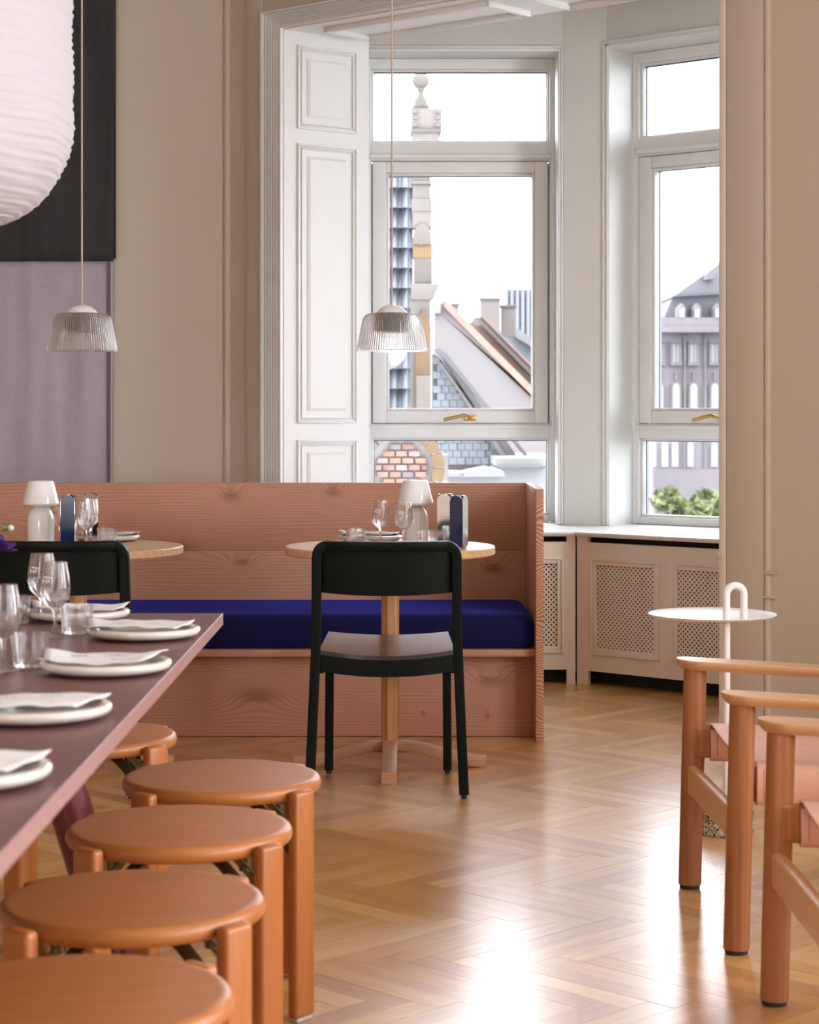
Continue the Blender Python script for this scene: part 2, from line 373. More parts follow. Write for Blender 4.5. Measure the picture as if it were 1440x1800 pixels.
# ------------------------------------------------------------------ room shell
H = 3.5
OL, OR = Vector((-.555, 9.0)), Vector((1.15, 7.57))            # left and right ends of the opening into the bay
od = (OR - OL).normalized(); on = Vector((-od.y, od.x))         # along the opening, into the bay
JL = Vector((-.186, 9.28)); JR = OR + on * .43
SOF = 2.875
P1, P2 = Vector((.7125, 9.5)), Vector((.906, 9.43))
w2d = Vector((.755, -.656)).normalized(); P3 = P2 + w2d * 1.42
def structure(name, bm, m, **k): return tag(obj(name, bm, m, **k), kind='structure')
def wall(name, pts, z0, z1, m):
    bm = bmesh.new(); prism(bm, pts, z0, z1); return structure(name, bm, m, smooth=False)
CORN = OL - od * .346
wall('wall_back', [(-4.7, CORN.y), (CORN.x, CORN.y), (CORN.x, 10.0), (-4.7, 10.0)], -.02, H, m_wall)
wall('wall_corner', [tuple(CORN), tuple(OL), tuple(JL), (-.23, 9.495), (-.30, 10.0), (CORN.x + .002, 10.0)], -.02, H, m_wall)
wall('wall_header', [tuple(OL + od * .001), tuple(OR - od * .001), tuple(JR - od * .001), tuple(JL + Vector((.001, 0)))], SOF, H, m_wall)
RE = OR + od * 2.42
wall('wall_right', [tuple(OR), tuple(RE), (3.35, RE.y + .2), tuple(JR)], -.02, H, m_wall)
# side walls behind the camera with tall openings, some added for their light
def wall_hole(name, o, d, L, th, holes, z1, m, z0=-.02):
    bm = bmesh.new(); T = local(o, d); u = 0
    for (u0, u1, h0, h1) in holes:
        if u0 - u > 1e-4: box(bm, u, u0, 0, th, z0, z1, mat=T)
        box(bm, u0, u1, 0, th, z0, h0, mat=T); box(bm, u0, u1, 0, th, h1, z1, mat=T); u = u1
    if L - u > 1e-4: box(bm, u, L, 0, th, z0, z1, mat=T)
    return structure(name, bm, m, smooth=False)
side_h = [(1.3, 2.5, .6, 2.9), (3.2, 4.8, .6, 2.9), (5.5, 7.1, .6, 2.9)]  # first opening, out of view, added to brighten the floor
LS = RE.y + 3.0
wall_hole('wall_side', (3.003, RE.y - .003), (0, -1), LS, .3, side_h, H, m_wall)
back_h = [(4.6, 6.4, .6, 2.9)]  # unseen rear opening, added as fill light
wall_hole('wall_rear', (3.003, -3.003), (-1, 0), 7.7, .3, back_h, H, m_wall)
wall_hole('wall_left', (-4.703, -3.003), (0, 1), 13.0, .3, [], H, m_wall)
for (u0, u1, h0, h1) in side_h:
    portal('side_window_portal', (3.25, RE.y - (u0 + u1) / 2, (h0 + h1) / 2), (0, PI / 2, 0), h1 - h0, u1 - u0)
for (u0, u1, h0, h1) in back_h:
    portal('rear_fill_portal', (3.0 - (u0 + u1) / 2, -3.25, (h0 + h1) / 2), (-PI / 2, 0, 0), u1 - u0, h1 - h0)
structure('ceiling', bx(-5.0, 3.4, -3.4, 10.0, H, H + .15), m_ceil, smooth=False)
bm = bmesh.new(); prism(bm, [tuple(JL), tuple(JR), tuple(P3 + Vector((0, .3))), tuple(P2 + Vector((.2, .4))), (-.25, 9.8)], 3.2, H - .002)
structure('ceiling_bay', bm, m_baywall, smooth=False)

# bay walls
WZ0, WZ1 = .665, 2.862
W1O = (-.23, 9.5); W1L = P1.x + .23
wall_hole('wall_bay_centre', W1O, (1, 0), W1L, .32, [(-.205 + .23, .687 + .23, WZ0, WZ1)], H - .3, m_baywall)
wall('wall_bay_pier', [tuple(P1 + Vector((.001, 0))), tuple(P2), (P2.x + .20, P2.y + .25), (P1.x + .001, 9.82)], -.02, H - .3, m_baywall)
w2_u0 = .018; w2_w = .892
wall_hole('wall_bay_side', tuple(P2), w2d, 1.42, .30, [(w2_u0, w2_u0 + w2_w, WZ0, WZ1)], H - .3, m_baywall)
rd = (JR - P3); rl = rd.length
wall_hole('wall_bay_return', tuple(P3), rd, rl, .3, [(.2, rl - .2, WZ0, WZ1)], H - .3, m_baywall)  # hidden opening added to brighten the jamb and window frames

def window(name, T, u0, u1, setback, mirror_handle):
    """three lights: fixed transom pane, opening sash, fixed lower pane.  Local x along the wall, y outwards"""
    bm = bmesh.new(); y0, y1 = setback, setback + .075
    z0, z1 = .668, WZ1 - .001; fw = .024
    for a, b, c, d in ((u0, u0 + fw, z0, z1), (u1 - fw, u1, z0, z1), (u0 + fw, u1 - fw, WZ1 - .048, z1), (u0 + fw, u1 - fw, z0, .702),
                       (u0 + fw, u1 - fw, 2.378, 2.467), (u0 + fw, u1 - fw, 1.066, 1.133)):
        box(bm, a, b, y0, y1, c, d, .004, mat=T)
    root = structure(name, bm, m_paint)
    # stepped inner moulding of the frame
    bm = bmesh.new(); e = .010
    for (c, d) in ((2.467, WZ1 - .048), (.702, 1.066)):
        a, b = u0 + fw, u1 - fw
        for q in ((a, a + e, c, d), (b - e, b, c, d), (a + e, b - e, d - e, d), (a + e, b - e, c, c + e)):
            box(bm, q[0], q[1], y0 + .02, y1 - .012, q[2], q[3], .003, mat=T)
    obj('glazing_bead', bm, m_paint, root)
    bm = bmesh.new()
    for q in ((u0 - .004, u0 + .012, z0, z1), (u1 - .012, u1 + .004, z0, z1), (u0 + .012, u1 - .012, z1 - .012, z1)):
        box(bm, q[0], q[1], y0 - .014, y0 + .002, q[2], q[3], .004, mat=T)
    box(bm, u0 + fw - .01, u1 - fw + .01, y0 - .022, y0 + .002, 2.388, 2.41, .006, mat=T)
    box(bm, u0 + fw - .01, u1 - fw + .01, y0 - .014, y0 + .002, 1.112, 1.128, .005, mat=T)
    obj('frame_moulding', bm, m_paint, root)
    bm = bmesh.new()                                            # rebate the sash closes against
    for q in ((u0 + fw - .001, u0 + .05, 1.134, 2.377), (u1 - .05, u1 - fw + .001, 1.134, 2.377), (u0 + .05, u1 - .05, 2.35, 2.377), (u0 + .05, u1 - .05, 1.134, 1.16)):
        box(bm, q[0], q[1], y1 - .003, y1 + .02, q[2], q[3], mat=T)
    obj('rebate', bm, m_paint, root, smooth=False)
    # sash
    s0, s1 = u0 + .030, u1 - .032; gl, gr, gb, gt = u0 + .097, u1 - .094, 1.195, 2.321
    bm = bmesh.new(); ys = y0 - .006
    for q in ((s0, gl, 1.137, 2.374), (gr, s1, 1.137, 2.374), (gl, gr, gt, 2.374), (gl, gr, 1.137, gb)):
        box(bm, q[0], q[1], ys, y1 - .004, q[2], q[3], .004, mat=T)
    sash = obj('sash', bm, m_paint, root)
    bm = bmesh.new(); e = .012
    for q in ((gl, gl + e, gb, gt), (gr - e, gr, gb, gt), (gl + e, gr - e, gt - e, gt), (gl + e, gr - e, gb, gb + e)):
        box(bm, q[0], q[1], ys + .012, y1 - .012, q[2], q[3], .004, mat=T)
    obj('glazing_bead', bm, m_paint, sash)
    for (a, b, c, d, par) in ((u0 + fw, u1 - fw, 2.467, WZ1 - .048, root), (gl, gr, gb, gt, sash), (u0 + fw, u1 - fw, .702, 1.066, root)):
        i = .0105
        obj('pane', bx(a + i, b - i, y1 - .034, y1 - .029, c + i, d - i, mat=T), m_pane, par, smooth=False)
        bm = bmesh.new(); k = .0035
        for q in ((a + i, a + i + k, c + i, d - i), (b - i - k, b - i, c + i, d - i), (a + i + k, b - i - k, d - i - k, d - i)):
            box(bm, q[0], q[1], y1 - .028, y1 - .012, q[2], q[3], mat=T)
        obj('spacer_bar', bm, m_spacer, par, smooth=False)
    # brass lever handle
    hx = u0 + .50; hz = 1.160
    bm = bmesh.new()
    box(bm, hx - .035, hx + .022, ys - .008, ys, hz - .012, hz + .012, .0035, mat=T)
    pts = [T @ Vector(q) for q in ((hx - .012, ys - .006, hz), (hx - .012, ys - .045, hz + .002), (hx - .02, ys - .056, hz + .008), (hx - .04, ys - .058, hz + .014), (hx - .075, ys - .058, hz + .006), (hx - .135, ys - .058, hz - .008))]
    tube(bm, pts, .0085, 10)
    obj('handle', bm, m_brass, sash)
    return root
window('window_1', Matrix.Translation((0, 9.5, 0)), -.205, .687, .20, False)
window('window_2', local(tuple(P2), w2d), w2_u0, w2_u0 + w2_w, .20, False)
portal('bay_window_portal', (.24, 9.8, 1.77), (-PI / 2, 0, PI), .85, 2.1)
q = local(tuple(P2), w2d) @ Vector((w2_u0 + w2_w / 2, .3, 1.77))
portal('bay_window_portal', q, (-PI / 2, 0, PI + math.atan2(w2d.y, w2d.x)), .85, 2.1)

# window architraves (flat band with two beads)
def architrave(name, T, u0, u1, left=True, w=.032):
    bm = bmesh.new()
    for (o, p, y) in ((0, w, .006), (.004, .012, .012), (w - .009, w, .014)):
        if left: box(bm, u0 - p, u0 - o, -y, 0, WZ0 + .003, WZ1 + p, .0025, mat=T)
        box(bm, u1 + o, u1 + p, -y, 0, WZ0 + .003, WZ1 + p, .0025, mat=T)
        box(bm, (u0 - p) if left else u0 - .02, u1 + p, -y, 0, WZ1 + o, WZ1 + p, .0025, mat=T)
    return structure(name, bm, m_paint)
q = local(tuple(P3), rd) @ Vector((rl / 2, .3, 1.77))
portal('bay_window_portal', q, (-PI / 2, 0, PI + math.atan2(rd.y, rd.x)), rl - .4, 2.1)  # portal of the added opening in the return wall
architrave('trim_1', Matrix.Translation((0, 9.5, 0)), -.205, .687, False, .0245)
architrave('trim_2', local(tuple(P2), w2d), w2_u0, w2_u0 + w2_w)

# fluted casing round the opening
TO = local(tuple(OL), od)                                       # x along the opening, y into the bay
bm = bmesh.new()
prof = [(0, 0), (0, .018), (.012, .018)]
for i in range(6): a = .012 + i * .016; prof += [(a, .018), (a + .003, .009), (a + .010, .009), (a + .013, .018)]
prof += [(.108, .026), (.118, .026), (.118, 0)]
Lh = (OR - OL).length
rings = []
for (o, d) in prof:
    k = o * .68
    rings.append([bm.verts.new(TO @ Vector(v)) for v in ((-o, -d, 0), (-o, -d, SOF + k), (Lh + .0, -d, SOF + k))])
for a, b in zip(rings, rings[1:]):
    for i in range(2): bm.faces.new((a[i], a[i + 1], b[i + 1], b[i]))
structure('trim_3', bm, m_paint, smooth=False)
# quarter bead in the room corner, pilaster step, right-hand jamb bead
bm = bmesh.new(); tube(bm, [(CORN.x, CORN.y - .004, 0), (CORN.x, CORN.y - .004, H - .08)], .017, 12)
structure('trim_4', bm, m_wall)
bm = bmesh.new(); box(bm, -.346 + .13, -.121, -.012, 0, 0, H - .01, .003, mat=TO); structure('trim_5', bm, m_wall)
TR = local(tuple(OR), od)
bm = bmesh.new(); box(bm, 0, .028, -.014, 0, 0, SOF + .05, .004, mat=TR); structure('trim_6', bm, m_cab)
bm = bmesh.new(); box(bm, .030, .188, -.010, 0, 0, H - .01, .003, mat=TR)
tube(bm, [TR @ Vector((.20, -.002, 0)), TR @ Vector((.20, -.002, H - .01))], .013, 10); structure('trim_7', bm, m_wall)
bm = bmesh.new(); box(bm, .19, .235, -.02, 0, .60, .612, .003, mat=TR); box(bm, .19, .235, -.02, 0, .512, .522, .003, mat=TR)
box(bm, -.006, .012, -.022, -.010, .645, .668, .005, mat=TR)
structure('trim_8', bm, m_wall)

# panelled left jamb of the opening
TJ = local(tuple(OL), (JL - OL)); LJ = (JL - OL).length
bm = bmesh.new(); box(bm, .001, LJ - .0, -.004, 0, 0, SOF - .001, mat=TJ)
jamb = structure('trim_9', bm, m_paint, smooth=False)
jamb.data.materials[0] = m_paint
def panel_frame(T, a, b, c, d, parent, ins=.055, depth=.016, m=m_paint):
    bm = bmesh.new()
    for (o, w, y) in ((0, .010, depth), (.010, .008, depth * .65), (.020, .006, depth * .9)):
        for q in ((a + o, a + o + w, c + o, d - o), (b - o - w, b - o, c + o, d - o), (a + o + w, b - o - w, d - o - w, d - o), (a + o + w, b - o - w, c + o, c + o + w)):
            box(bm, q[0], q[1], -y, -.002, q[2], q[3], .003, mat=T)
    obj('panel_moulding', bm, m, parent)
    bm = bmesh.new(); i = ins
    t = bmesh.new()
    z = -.010
    o4 = [(a + i, c + i), (b - i, c + i), (b - i, d - i), (a + i, d - i)]; e = .012
    i4 = [(a + i + e, c + i + e), (b - i - e, c + i + e), (b - i - e, d - i - e), (a + i + e, d - i - e)]
    vo0 = [t.verts.new((p[0], -.003, p[1])) for p in o4]; vo = [t.verts.new((p[0], -.007, p[1])) for p in o4]; vi = [t.verts.new((p[0], -.013, p[1])) for p in i4]
    for j in range(4):
        k = (j + 1) % 4
        t.faces.new((vo0[j], vo0[k], vo[k], vo[j])); t.faces.new((vo[j], vo[k], vi[k], vi[j]))
    t.faces.new(vi); t.transform(T); merge(bm, t)
    obj('raised_panel', bm, m, parent, smooth=False)
for (c, d) in ((2.44, 2.81), (1.139, 2.376), (.16, 1.065)):
    panel_frame(TJ, LJ * .15, LJ * .85, c, d, jamb)
# panelled soffit
TS = TO @ Matrix.Translation((0, 0, SOF)) @ Matrix(((1, 0, 0, 0), (0, 0, 1, 0), (0, 1, 0, 0), (0, 0, 0, 1)))   # x along, z into the bay, y up
bm = bmesh.new(); prism(bm, [tuple(OL + od * .002), tuple(OR), tuple(JR), tuple(JL + od * .002)], SOF - .006, SOF - .001)
sof = structure('trim_10', bm, m_paint, smooth=False)
for (a, b) in ((.17, 1.08), (1.27, 2.1)):
    bm = bmesh.new()
    for (o, w, y) in ((0, .012, .022), (.012, .010, .014), (.024, .008, .020)):
        for q in ((a + o, b - o, .075 + o, .075 + o + w), (a + o, b - o, .375 - o - w, .375 - o), (a + o, a + o + w, .075 + o, .375 - o), (b - o - w, b - o, .075 + o, .375 - o)):
            t = bmesh.new(); box(t, q[0], q[1], q[2], q[3], SOF - .006 - y, SOF - .005, .003, mat=TO); merge(bm, t)
    obj('panel_moulding', bm, m_paint, sof)

# floor
structure_floor = structure('floor', bx(-5.0, 3.3, -3.4, 10.0, -.2, -.0125), m_sub, smooth=False)
PL, PW, PT = .488, .067, .012
def plank_mesh():
    bm = bmesh.new(); box(bm, -PL/2 + .0004, PL/2 - .0004, -PW/2 + .0004, PW/2 - .0004, -PT, 0)
    uvl = bm.loops.layers.uv.new('UVMap')
    for f in bm.faces:
        for l in f.loops: l[uvl].uv = (l.vert.co.x, l.vert.co.y)
    me = bpy.data.meshes.new('plank'); bm.to_mesh(me); bm.free(); me.materials.append(m_plank); return me
pm = plank_mesh()
pitch = PL / math.sqrt(2); dx = PW * math.sqrt(2)
planks = []
c0 = 5.485 + pitch / 2                                          # centre of a falling band
for k in range(-27, 14):
    yc = c0 + k * pitch; fall = (k % 2 == 0)
    if yc > 9.9 or yc < -3.4: continue
    for i in range(-54, 38):
        xc = i * dx + (0 if fall else dx / 2)
        if xc < -4.8 or xc > 3.1: continue
        planks.append((xc, yc, -PI/4 if fall else PI/4))
def inside(x, y):
    v = Vector((x, y))
    if y > 9.45: return False
    if (v - OL).dot(on) > .0 and ((v - OL).dot(od) < -.1 or (v - OL).dot(od) > Lh + .9): return False
    if x < CORN.x and y > CORN.y: return False
    return True
planks = [p for p in planks if inside(p[0], p[1])]
def seen(p):
    if p[1] < 3.75: return None
    x = 720 + F * p[0] / p[1]; y = HY + F * HC / p[1]
    if x < 130 or x > 1470 or y > 1850: return None
    if p[1] > 7.55 and p[0] < .45: return None                  # behind the bench
    return p[1]
vis = sorted([p for p in planks if seen(p) is not None], key=lambda p: p[1])[:300]
vset = set(vis)
for (x, y, a) in vis:
    o = bpy.data.objects.new('plank', pm); C.objects.link(o); o.parent = structure_floor
    o.location = (x, y, random.uniform(-.0005, 0)); o.rotation_euler = (0, 0, a)
bm = bmesh.new(); uvl = bm.loops.layers.uv.new('UVMap')
for (x, y, a) in planks:
    if (x, y, a) in vset: continue
    ca, sa = math.cos(a), math.sin(a); z = random.uniform(-.0005, 0); vs = []
    hx, hy = PL/2 - .0004, PW/2 - .0004
    for (lx, ly) in ((-hx, -hy), (hx, -hy), (hx, hy), (-hx, hy)):
        vs.append((bm.verts.new((x + lx * ca - ly * sa, y + lx * sa + ly * ca, z)), bm.verts.new((x + lx * ca - ly * sa, y + lx * sa + ly * ca, -PT)), (lx, ly)))
    f = bm.faces.new([v[0] for v in vs])
    for l, v in zip(f.loops, vs): l[uvl].uv = v[2]
    for i in range(4):
        j = (i + 1) % 4; f = bm.faces.new((vs[i][1], vs[j][1], vs[j][0], vs[i][0]))
        for l, v in zip(f.loops, (vs[i], vs[j], vs[j], vs[i])): l[uvl].uv = v[2]
fo = obj('plank_field', bm, m_plank2, structure_floor, smooth=False); fo['kind'] = 'stuff'

# window sill of the bay and radiator covers
CA, CB = Vector((-.50, 8.96)), Vector((.729, 8.96)); cd = Vector((.749, -.663)).normalized(); CE = CB + cd * 1.25
def off(p, d, k): return (p[0] + d[0] * k, p[1] + d[1] * k)
bm = bmesh.new()
for (ov, z0, z1) in ((.028, .657, WZ0), (.018, .651, .657), (.008, .6455, .651)):
    a = (CA.x + .12, CA.y - ov); b = (CB.x - ov * .40, CB.y - ov)
    e = (CE.x - .663 * ov, CE.y - .749 * ov)
    prism(bm, [a, b, e, tuple(P3 - Vector((.05, .0))), tuple(P2 + Vector((.0, -.002))), tuple(P1 + Vector((0, -.002))), (-.228, 9.498), (-.19, 9.29)], z0, z1)
# boards running into the two reveals
box(bm, -.204, .686, 9.497, 9.70, .64, WZ0 + .001)
box(bm, w2_u0 + .001, w2_u0 + w2_w - .001, -.004, .20, .64, WZ0 + .001, mat=local(tuple(P2), w2d))
structure('trim_11', bm, m_paint, smooth=False)

def lattice(bm, T, a, b, c, d, y0, y1, p, w):
    """crossed diagonal strips filling the rectangle a..b x c..d"""
    for s in (1, -1):
        for layer_y in ((y0, y1),):
            n = int(((b - a) + (d - c)) / p) + 2
            for i in range(n):
                k = i * p
                # line: (x-a) + s'(z) = k
                pts = []
                if s == 1:
                    x0 = a + k; z0 = c
                    if x0 > b: z0 = c + (x0 - b); x0 = b
                    x1 = a; z1 = c + k
                    if z1 > d: x1 = a + (z1 - d); z1 = d
                else:
                    x0 = a + k; z0 = d
                    if x0 > b: z0 = d - (x0 - b); x0 = b
                    x1 = a; z1 = d - k
                    if z1 < c: x1 = a + (c - z1); z1 = c
                if z0 > d + 1e-6 or z0 < c - 1e-6 or x1 > b + 1e-6 or abs(x0 - x1) < .004: continue
                dv = Vector((x1 - x0, 0, z1 - z0)).normalized(); nv = Vector((-dv.z, 0, dv.x)) * w / 2
                q0, q1 = Vector((x0, 0, z0)), Vector((x1, 0, z1))
                yy = y0 if s == 1 else y0 + .0006
                f4 = [q0 - nv, q1 - nv, q1 + nv, q0 + nv]
                lo = [bm.verts.new(T @ Vector((v.x, yy, v.z))) for v in f4]; hi = [bm.verts.new(T @ Vector((v.x, y1, v.z))) for v in f4]
                bm.faces.new(lo); bm.faces.new(hi)
                for j in range(4): bm.faces.new((lo[j], lo[(j + 1) % 4], hi[(j + 1) % 4], hi[j]))
def radiator_cover(label, o, d, L, grilles, posts):
    root = thing('radiator_cover', label, 'radiator cover', (o[0], o[1], 0), math.atan2(d[1], d[0]), 'radiator covers under the bay window')
    T = Matrix.Identity(4); bm = bmesh.new(); th = .022; zt, zb = .621, .062
    us = [posts[0][0]] + [v for g in grilles for v in (g[0], g[1])] + [posts[-1][1]]
    for i in range(0, len(us), 2): box(bm, us[i], us[i + 1], 0, th, zb, zt)
    for (g0, g1) in grilles: box(bm, g0, g1, 0, th, zb, .145); box(bm, g0, g1, 0, th, .545, zt)
    for (p0, p1) in posts: box(bm, p0, p1, 0, th, 0, zb); box(bm, p0, p1, 0, th, zt, .645)
    obj('frame', bm, m_cab, root, smooth=False)
    for (g0, g1) in grilles:
        bm = bmesh.new()
        for (o_, w, y) in ((-.010, .012, .010), (.002, .018, .004)):
            a, b, c, e = g0 + o_, g1 - o_, .145 + o_, .545 - o_
            for q in ((a, a + w, c, e), (b - w, b, c, e), (a + w, b - w, e - w, e), (a + w, b - w, c, c + w)):
                box(bm, q[0], q[1], -y, .008, q[2], q[3], .002)
        gm = obj('grille_moulding', bm, m_cab, root)
        bm = bmesh.new(); lattice(bm, T, g0 + .002, g1 - .002, .147, .543, .006, .010, .022, .0078)
        obj('lattice', bm, m_cab, root, smooth=False)
    obj('back_panel', bx(posts[0][0] + .03, posts[-1][1] - .03, .06, .065, .01, .6445), m_dark, root, smooth=False)  # near-black sheet stands in for the shade inside the cover
    return root
radiator_cover('cream radiator cover behind the wooden bench, facing straight into the room', (CA.x, CA.y), (1, 0), 1.226,
               [(.18, .52), (.80, 1.166)], [(.0, .04), (1.188, 1.226)])
radiator_cover('cream radiator cover behind the small white side table, set at an angle', (CB.x + .004, CB.y), (cd.x, cd.y), 1.2,
               [(.085, .425), (.505, .845)], [(.0, .058), (1.0, 1.05)])
CEr = CE + Vector((.5, .2))

# ------------------------------------------------------------------ bench
def bench():
    yf, yb, zt = 7.36, 8.04, .911
    r = thing('wooden_bench', 'long pinkish fir bench with high plank back and end panel', 'bench', (0, 0, 0))
    xl, xr = -2.3, .455
    obj('backrest_board', bx(xl, xr, yb, yb + .028, .645, zt, .0015), m_fir, r)
    obj('backrest_board', bx(xl, xr, yb, yb + .028, .05, .6445, .0015), m_fir, r)
    for x in (xr, xl - .028):
        e = bmesh.new(); box(e, x, x + .0275, yf, yb + .03, 0, zt, .001)
        eo = obj('end_panel', e, [m_fir, m_firend], r)
        for p in eo.data.polygons:
            if p.normal.y < -.9: p.material_index = 1
    obj('seat_board', bx(xl, xr, 7.41, yb, .303, .328, .001), m_fir2, r)
    obj('front_board', bx(xl, xr, 7.50, 7.528, .002, .3025, .001), m_fir2, r)
    bm = bmesh.new(); box(bm, xl + .003, xr - .004, 7.415, yb - .003, .3285, .456, .045, 5)
    o = obj('seat_cushion', bm, m_navy); tag(o, 'long navy blue seat cushion lying on the wooden bench', 'cushion')
bench()

# ------------------------------------------------------------------ tables and chairs at the bench
TD, TZ, TR_ = 6.87, .74, .352
T1X, T2X = (686 - 720) / F * TD, (137 - 720) / F * TD
def cafe_table(x, label):
    r = thing('cafe_table', label, 'table', (x, TD, 0), 0, 'round cafe tables in front of the bench')
    bm = bmesh.new(); lathe(bm, [(0, TZ - .028), (TR_ - .004, TZ - .028), (TR_, TZ - .024), (TR_, TZ - .003), (TR_ - .003, TZ), (0, TZ)], 96)
    obj('tabletop', bm, m_oak, r)
    bm = bmesh.new(); lathe(bm, [(0, .05), (.030, .05), (.030, TZ - .0285), (0, TZ - .0285)], 10)
    obj('column', bm, m_oakpost, r, angle=20)
    for k in range(4):
        a = k * PI / 2
        pts = []
        for t in [i / 16 for i in range(17)]:
            R = .022 + t * .300; z = .072 - .054 * (3 * t**2 - 2 * t**3) if t < 1 else .018
            pts.append((R, 0, z))
        bm = bmesh.new(); sweep(bm, pts, rrect(.05, .038, .003, 2), up=Vector((0, 0, 1)))
        bm.transform(Matrix.Rotation(a, 4, 'Z'))
        o = obj('foot', bm, m_oakfoot, r)
    obj('levelling_bracket', bx(-.075, .075, -.008, .008, .048, .053), m_rubber, r)
    return r
cafe_table(T1X, 'round pale oak pedestal table behind the nearer black chair in the middle')
cafe_table(T2X, 'round pale oak pedestal table at the far left behind the dining table')

def black_chair(x, y, label):
    r = thing('dining_chair', label, 'chair', (x, y, 0), 0, 'black wooden dining chairs')
    W = .218; zt = .79
    for s in (-1, 1):
        bm = bmesh.new()                                        # rear post: foot splayed back and out, bent forward at the seat, up to the top rail
        pts = [(s * .238, -.018, .012), (s * .232, -.006, .15), (s * .2235, .012, .36), (s * .2195, .014, .45), (s * .217, .004, .60), (s * .2155, -.012, .745)]
        sweep(bm, pts, rrect(.030, .036, .004, 2), up=Vector((0, 1, 0)))
        o = obj('rear_leg', bm, m_black, r)
        bm = bmesh.new(); lathe(bm, [(0, 0), (.009, 0), (.009, .014), (0, .014)], 10, (s * .238, -.018, 0)); obj('glide', bm, m_rubber, o)
        bm = bmesh.new(); sweep(bm, [(s * .195, .425, .012), (s * .192, .42, .43)], rrect(.028, .030, .004, 2), up=Vector((0, 1, 0)))
        o = obj('front_leg', bm, m_black, r)
        bm = bmesh.new(); lathe(bm, [(0, 0), (.009, 0), (.009, .014), (0, .014)], 10, (s * .195, .425, 0)); obj('glide', bm, m_rubber, o)
        bm = bmesh.new(); sweep(bm, [(s * .205, .02, .405), (s * .190, .42, .425)], rrect(.022, .05, .004, 2)); obj('side_rail', bm, m_black, r)
    # curved back: wide bent panel bowed towards the sitter's back, with a thick rounded rim over it
    nx, bow = 20, .045
    def yb(t, z): return -.012 - bow * (1 - t * t) + (.745 - z) * .10
    def slab(x0, x1, z0f, z1f, th, yoff):
        bm = bmesh.new(); rows = []
        for i in range(nx + 1):
            t = -1 + 2 * i / nx; xx = (x0 + x1) / 2 + t * (x1 - x0) / 2
            z0, z1 = z0f(t), z1f(t)
            rows.append([bm.verts.new((xx, yb(t, z) + yo, z)) for z, yo in ((z0, yoff), (z1, yoff), (z1, yoff + th), (z0, yoff + th))])
        for a, b in zip(rows, rows[1:]):
            for j in range(4): bm.faces.new((a[j], a[(j + 1) % 4], b[(j + 1) % 4], b[j]))
        bm.faces.new(rows[0]); bm.faces.new(rows[-1])
        bmesh.ops.bevel(bm, geom=[e for e in bm.edges if e.calc_face_angle(0) > .8], offset=.003, segments=2, affect='EDGES')
        return bm
    obj('back_panel', slab(-.208, .208, lambda t: .632 - .008 * (1 - t * t), lambda t: .770, .012, .006), m_black, r)
    # top rail follows the bow, ends turn down into the posts with a round corner
    rows = []
    path = [(-.2155, -.012, .735)]
    for a in range(0, 91, 15):
        q = math.radians(a); path.append((-.2155 + .032 * (1 - math.cos(q)), -.012 - .004 * math.sin(q), .745 + .032 * math.sin(q)))
    for i in range(1, 14):
        t = -1 + 2 * i / 14; path.append((t * .1835, yb(t * .85, .777) + .004, .777))
    for a in range(90, -1, -15):
        q = math.radians(a); path.append((.2155 - .032 * (1 - math.cos(q)), -.012 - .004 * math.sin(q), .745 + .032 * math.sin(q)))
    path.append((.2155, -.012, .735))
    bm = bmesh.new(); sweep(bm, path, rrect(.030, .026, .005, 2), up=Vector((0, 1, 0)))
    obj('top_rail', bm, m_black, r)
    # dished seat
    bm = bmesh.new(); g = []
    for j in range(9):
        row = []
        for i in range(15):
            u = -1 + 2 * i / 14; v = j / 8; w = .209 - .012 * v
            yy = .0 + v * .44 - (1 - v) * .03 * (1 - u * u)
            zz = .455 + .010 * v - .016 * (1 - u * u) * (1 - .3 * v)
            row.append((u * w, yy, zz))
        g.append(row)
    top = [[bm.verts.new(p) for p in row] for row in g]; bot = [[bm.verts.new((p[0], p[1], p[2] - .014)) for p in row] for row in g]
    for j in range(8):
        for i in range(14):
            bm.faces.new((top[j][i], top[j][i+1], top[j+1][i+1], top[j+1][i])); bm.faces.new((bot[j][i], bot[j+1][i], bot[j+1][i+1], bot[j][i+1]))
    for j in range(8):
        for i in (0, 14): bm.faces.new((top[j][i], top[j+1][i], bot[j+1][i], bot[j][i]))
    for i in range(14):
        for j in (0, 8): bm.faces.new((top[j][i], top[j][i+1], bot[j][i+1], bot[j][i]))
    obj('seat', bm, m_blackseat, r)
    bm = bmesh.new(); rows = []
    for i in range(15):
        u = -1 + 2 * i / 14; y = .0 - .03 * (1 - u * u); zt_ = .442 - .016 * (1 - u * u); x = u * .212
        rows.append([bm.verts.new(p) for p in ((x, y, zt_ - .052), (x, y, zt_), (x, y + .022, zt_), (x, y + .022, zt_ - .052))])
    for a, b in zip(rows, rows[1:]):
        for j in range(4): bm.faces.new((a[j], a[(j+1) % 4], b[(j+1) % 4], b[j]))
    bm.faces.new(rows[0]); bm.faces.new(rows[-1])
    obj('rear_rail', bm, m_black, r)
    obj('front_rail', bx(-.185, .185, .41, .43, .40, .446), m_black, r)
    return r
CY = 6.30
black_chair((680 - 720) / F * CY, CY + .015, 'black wooden dining chair in the middle of the room, seen from behind')
black_chair((95 - 720) / F * CY, CY + .015, 'black wooden dining chair at the left edge, behind the wine glasses')

